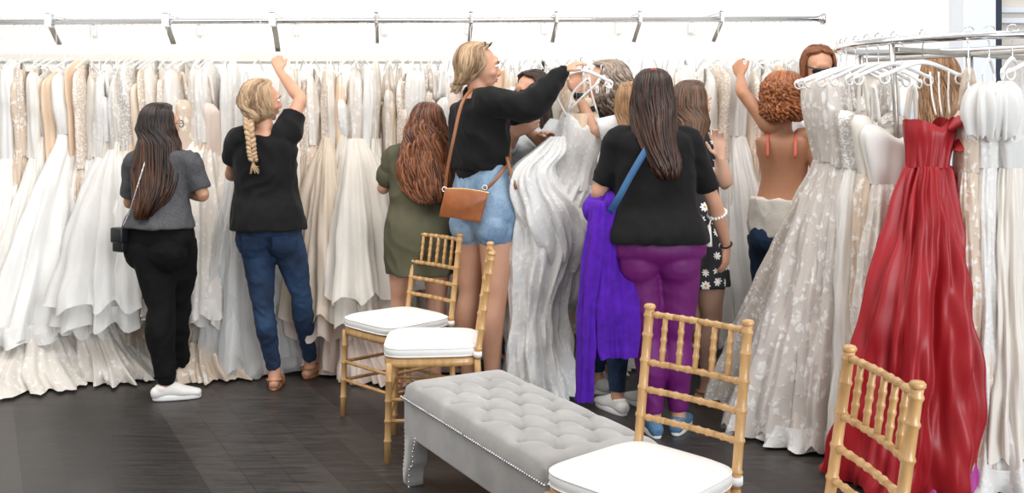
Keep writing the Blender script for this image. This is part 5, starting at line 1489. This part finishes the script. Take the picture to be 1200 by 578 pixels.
    sheet_tube('tulle_layer', [(0, 0, 1.2, .09, .11), (.0, 0, .9, .12, .17), (.0, 0, .5, .15, .24), (.0, .0, .15, .19, .30), (.0, 0, .02, .20, .325)], M['tulle_sheer'], t, nt=140, per=8, folds_=((12, .05, .16, .8), (27, .04, .05, .8)), seed=55, hem=.02, crease=.02, wob=.03)
    sheet_tube('tulle_layer', [(0, 0, 1.2, .08, .10), (.0, 0, .9, .10, .15), (.0, 0, .5, .13, .22), (.0, .0, .1, .175, .29)], M['tulle_sheer'], t, nt=140, per=8, folds_=((10, .05, .14, .8), (23, .04, .05, .8)), seed=57, hem=.04, crease=.02, wob=.03)
    copy_tree(hang0, (x, 5.98, 2.042), PI / 2, 'clear plastic gown hanger on the long wall rail')

def build_round_rack():
    cx, cy, r, zr = 2.05, 4.55, .55, 1.79
    t = thing('round_rack', 'chrome round clothes rack with two ring tubes, the red gown on its front', 'rack', (cx, cy, 0))
    tilt = .022
    for dz, nm in ((.0, 'ring_tube'),):
        bm = bmesh.new(); pts = [V(r * math.cos(a), r * math.sin(a), zr + dz + r * math.cos(a) * tilt) for a in [2 * PI * q / 64 for q in range(65)]]
        tube(bm, pts, [.017] * 65, seg=12, per=1, cap=False, round_ends=False); obj(nm, bm, M['chrome'], t)
    bm = bmesh.new(); tube(bm, [V(.03, .0, .04), V(.02, 0, 1.75)], [.016, .016], per=1, round_ends=False); obj('centre_pole', bm, M['steel'], t)
    for q in range(4):
        a = math.radians(35 + 90 * q); bm = bmesh.new(); d = V(math.cos(a), math.sin(a), 0)
        box(bm, (0, 0, 0), (r, .022, .022), bevel=.003); bmesh.ops.translate(bm, vec=(r / 2, 0, 0), verts=bm.verts); bmesh.ops.rotate(bm, cent=(0, 0, 0), matrix=Matrix.Rotation(a, 3, 'Z'), verts=bm.verts); bmesh.ops.translate(bm, vec=(.02, 0, 1.745), verts=bm.verts)
        obj('spoke', bm, M['steel'], t)
        bm = bmesh.new(); tube(bm, [d * r + V(0, 0, zr + d.x * r * tilt - .01), d * (r - .05) + V(0, 0, 1.2), d * (r - .10) + V(0, 0, .03)], [.012] * 3, per=2, round_ends=False); obj('upright', bm, M['steel'], t)
        bm = bmesh.new(); box(bm, (0, 0, 0), (r, .04, .03), bevel=.004); bmesh.ops.translate(bm, vec=(r / 2, 0, .018), verts=bm.verts); bmesh.ops.rotate(bm, cent=(0, 0, 0), matrix=Matrix.Rotation(a, 3, 'Z'), verts=bm.verts)
        obj('foot', bm, M['steel'], t)
    GR = 'gowns on the round rack'
    h0 = make_hanger('white plastic hanger with looped ends on the round rack', 'hangers on the round rack', .19, (0, 0, 0), 0, hook_h=.12)
    first = [True]
    def hang(a, z=None, yaw=None):
        x, y = cx + r * math.cos(a), cy + r * math.sin(a); z = zr + .018 + r * math.cos(a) * tilt; yw = a if yaw is None else yaw
        if first[0]: h0.location = (x, y, z); h0.rotation_euler = (0, 0, yw); first[0] = False
        else: copy_tree(h0, (x, y, z), yw, h0['label'])
    def g(a_deg, label, zs, st, bo, sk, hz, hw, hd, seed, lean=(0, 0), yaw=None, **kw):
        a = math.radians(a_deg); x, y = cx + r * math.cos(a), cy + r * math.sin(a); yw = a if yaw is None else math.radians(yaw)
        hang(a, yaw=yw)
        return gown(label, GR, (x, y), yw, zs, .175, .06, hz, hw, hd, st, bo, sk, seed, lean=lean, **kw)
    # local x = outward from the rack's centre
    g(166, 'ivory gown with open striped eyelet lace, outermost at the left of the round rack', 1.66, 'aline', 'eyelet', 'eyelet', .10, .34, .10, 301, (.27, -.02), top='cap')
    g(176, 'sheer cream gown with dense flower lace, beside the striped eyelet one', 1.65, 'aline', 'lace_flower', 'lace_flower', .03, .32, .16, 309, (.19, .02), top='cap')
    g(184, 'ivory flower-lace gown whose scalloped hem just touches the dark floor', 1.66, 'aline', 'lace_flower', 'lace_flower', .02, .27, .16, 317, (.10, .02), trim='lace_white', top='cap')
    g(193, 'pearl flower-lace gown with a soft tulle hem, nearest the camera at the left', 1.64, 'aline', 'lace_flower', 'lace_flower', .03, .24, .15, 325, (.05, -.03), top='cap')
    g(201, 'plain ivory satin gown squeezed beside the flower-lace ones', 1.64, 'sheath', 'sequin_silver', 'ivory', .05, .20, .10, 333)
    g(208, 'beaded cream slip gown with thin straps left of the corset gown', 1.62, 'sheath', 'cream', 'lace_champ', .05, .18, .09, 341)
    g(216, 'ivory satin corset gown with scooped cups, directly left of the red gown', 1.58, 'aline', 'ivory', 'lace_ivory', .04, .22, .14, 349, top='straps', yaw=195)
    g(150, 'white a-line gown at the back left of the round rack', 1.66, 'aline', 'lace_white', 'white', .05, .26, .12, 357)
    g(128, 'champagne slip gown at the back of the round rack', 1.60, 'sheath', 'champ', 'champ', .05, .2, .09, 365)
    g(255, 'white gown with ruffled tulle sleeves and silver beading, right of the red gown', 1.66, 'mermaid', 'lace_white', 'lace_white', .02, .18, .20, 373, top='puff', yaw=238, trim='lace_white')
    g(247, 'taupe lace gown tucked behind the ruffled sleeves', 1.64, 'sheath', 'lace_champ', 'lace_champ', .10, .2, .10, 381)
    g(264, 'cream crepe gown with puffed tulle top, right of the ruffled sleeves', 1.66, 'sheath', 'tulle_white', 'cream', .14, .20, .13, 389, top='puff', yaw=232)
    g(277, 'long ivory satin gown at the far right edge of the frame', 1.66, 'aline', 'white', 'ivory', .10, .24, .14, 397, yaw=200)
    g(98, 'pale blush gown at the back of the rack under the spokes', 1.60, 'sheath', 'blush', 'blush', .06, .2, .09, 405)
    build_red_gown(hang)

def build_red_gown(hang):
    Y = 4.02; o = V(X(1090, Y), Y, 0)
    hang(math.radians(229), yaw=math.radians(10))
    t = thing('evening_gown', 'strapless red taffeta evening gown with a full pleated skirt', 'gown', tuple(o), 0)
    z = lambda py: HC - (py - HY) * Y / FP
    xx = lambda px: X(px, Y) - o.x
    # bodice with boning pleats and folded sweetheart edge
    rows = [(xx(1092), 0, z(143), .112, .070), (xx(1091), 0, z(155), .108, .078), (xx(1089), 0, z(172), .092, .072), (xx(1087), 0, z(196), .082, .066)]
    b = sheet_tube('bodice', rows, M['taffeta'], t, nt=96, per=8, folds_=((6, .03, .0, .9), (14, .015, .03, .8)), seed=71, wob=.008, crease=.01, zmin=-9)
    for v in b.data.vertices:
        if v.co.z > z(160): # raised peaks of the neckline
            u = (v.co.x - xx(1091)) / .11; v.co.z += (.022 * math.exp(-((u - .55) / .3) ** 2) + .012 * math.exp(-((u + .75) / .3) ** 2) - .022 * math.exp(-((u - .1) / .25) ** 2)) * (v.co.z - z(160)) / (z(143) - z(160)) 
    bm = bmesh.new()
    pts = [V(xx(1104), -.068, z(150)), V(xx(1113), -.078, z(143)), V(xx(1124), -.060, z(140)), V(xx(1127), -.03, z(152)), V(xx(1122), -.05, z(166)), V(xx(1112), -.075, z(176))]
    tube(bm, pts, [(.012, .02), (.018, .032), (.018, .035), (.016, .032), (.014, .028), (.006, .014)], seg=14, per=5); obj('folded_cup', bm, M['taffeta'], t)
    for s, px in ((-1, 1068), (1, 1112)):
        pass
    bm = bmesh.new()
    for px, px2 in ((1092, 1090), (1099, 1100), (1108, 1112)):
        ribbon(bm, [V(xx(px), -.04, z(135)), V(xx((px + px2) / 2), -.01, z(112)), V(xx(px2), .0, z(84))], .007, .002, (0, -1, 0))
    obj('hanging_loops', bm, M['lace_white'], t)
    rows = [(xx(1087), 0, z(194), .082, .066), (xx(1087), 0, z(200), .092, .078), (xx(1084), -.0, z(225), .115, .105), (xx(1082), -.01, z(260), .142, .135), (xx(1077), -.02, z(330), .188, .18), (xx(1072), -.02, z(410), .228, .21), (xx(1068), -.01, z(480), .248, .225), (xx(1065), .0, z(540), .262, .235), (xx(1064), .02, .015, .272, .245)]
    sheet_tube('skirt', rows, M['taffeta'], t, nt=240, per=9, folds_=((6, .03, .12, .5), (19, .10, .0, .7), (11, .02, .05, .5)), seed=73, hem=.02, crease=.03, wob=.045)
    M['magenta'] = plain('magenta_lining', (.42, .03, .28), .4, var=.1)
    rows = [(xx(1100), .05, z(330), .14, .12), (xx(1092), .04, z(430), .185, .15), (xx(1088), .02, z(520), .225, .18), (xx(1086), .02, .02, .24, .19)]
    sheet_tube('lining', rows, M['magenta'], t, nt=90, per=8, folds_=((8, .05, .1, .8),), seed=77, hem=.0)

def build_extras():
    # the lace gown held up in the middle
    Y = 5.08; o = V(X(650, Y), Y, 0)
    t = thing('wedding_gown', 'white beaded lace gown held up in the middle, its train falling to the floor', 'gown', tuple(o), 0)
    def rows(L): return [(X(px, Yk) - o.x, Yk - o.y, HC - (py - HY) * Yk / FP, rx * Yk / FP, ry * Yk / FP) for px, py, Yk, rx, ry in L]
    sheet_tube('bodice', rows([(680, 131, Y, 20, 12), (679, 148, Y, 25, 17), (676, 172, Y, 27, 19), (671, 200, Y, 27, 19), (664, 222, Y, 32, 24)]), M['lace_leaf'], t, nt=90, per=7, folds_=((6, .03, .06, .9),), seed=7, wob=.01, crease=.012, zmin=-9)
    hb = t.children[0]
    for v in hb.data.vertices:
        if v.co.z > 1.40 and v.co.y < 0: v.co.z -= (v.co.z - 1.40) * .75 * math.exp(-((v.co.x - (X(684, Y) - o.x)) / .055) ** 2)
    sheet_tube('lining', rows([(681, 133, Y, 18, 10), (680, 150, Y, 21, 13), (676, 172, Y, 22, 14)]), M['nude'], t, nt=60, per=4, folds_=((4, .02, .02, 1),), seed=8, zmin=-9)
    sheet_tube('skirt', rows([(664, 216, Y, 32, 24), (648, 240, Y, 44, 34), (638, 268, Y, 42, 34), (636, 300, Y, 42, 32), (629, 340, Y, 32, 28), (626, 380, Y, 33, 28), (628, 420, Y, 38, 32), (632, 448, Y, 43, 34), (634, 460, Y, 44, 34)]), M['lace_leaf'], t, nt=170, per=9, folds_=((8, .06, .15, .75), (21, .04, .07, .8)), seed=10, hem=.02, crease=.035, wob=.04)
    sheet_tube('overskirt', rows([(654, 160, 5.02, 8, 8), (644, 178, 5.0, 20, 16), (628, 196, 4.98, 24, 20), (628, 218, 4.98, 31, 24), (640, 245, 5.0, 40, 28), (650, 275, 5.02, 36, 26), (654, 300, 5.04, 24, 20), (650, 318, 5.06, 14, 12)]), M['lace_leaf'], t, nt=120, per=8, folds_=((7, .08, .16, .8), (17, .05, .08, .8)), seed=12, crease=.03, wob=.035, close=True, zmin=-9)
    sheet_tube('train', rows([(655, 270, 5.12, 20, 16), (664, 300, 5.12, 20, 20), (656, 345, 5.14, 22, 20), (650, 365, 5.14, 12, 12)]), M['tulle_white'], t, nt=90, per=8, folds_=((7, .08, .2, .8), (15, .05, .08, .8)), seed=14, crease=.03, wob=.03, zmin=-9)
    for a, b_, c in (((666, 130), (672, 108), (688, 92)), ((700, 132), (694, 112), (690, 90)), ((668, 128), (684, 112), (702, 96)), ((664, 136), (652, 112), (650, 96))):
        bm = bmesh.new(); ribbon(bm, [P(*p, 5.04 + .01 * i) - o for i, p in enumerate((a, b_, c))], .010, .003, (0, -1, 0)); obj('shoulder_strap', bm, M['lace_white'], t)
    h = make_hanger('clear hanger carrying the held-up lace gown', None, .17, tuple(P(682, 72, 5.06)), math.radians(20), hook_h=.05)
    h2 = make_hanger('white looped hanger strap by the ash-grey hair', None, .05, tuple(P(706, 80, 5.2)), math.radians(-30), hook_h=.05)
mats(); build_room(); build_rail(); build_chairs(); build_bench()
for f in ('build_people', 'build_rail_gowns', 'build_round_rack', 'build_extras'):
    if f in globals(): globals()[f]()
lights_camera()
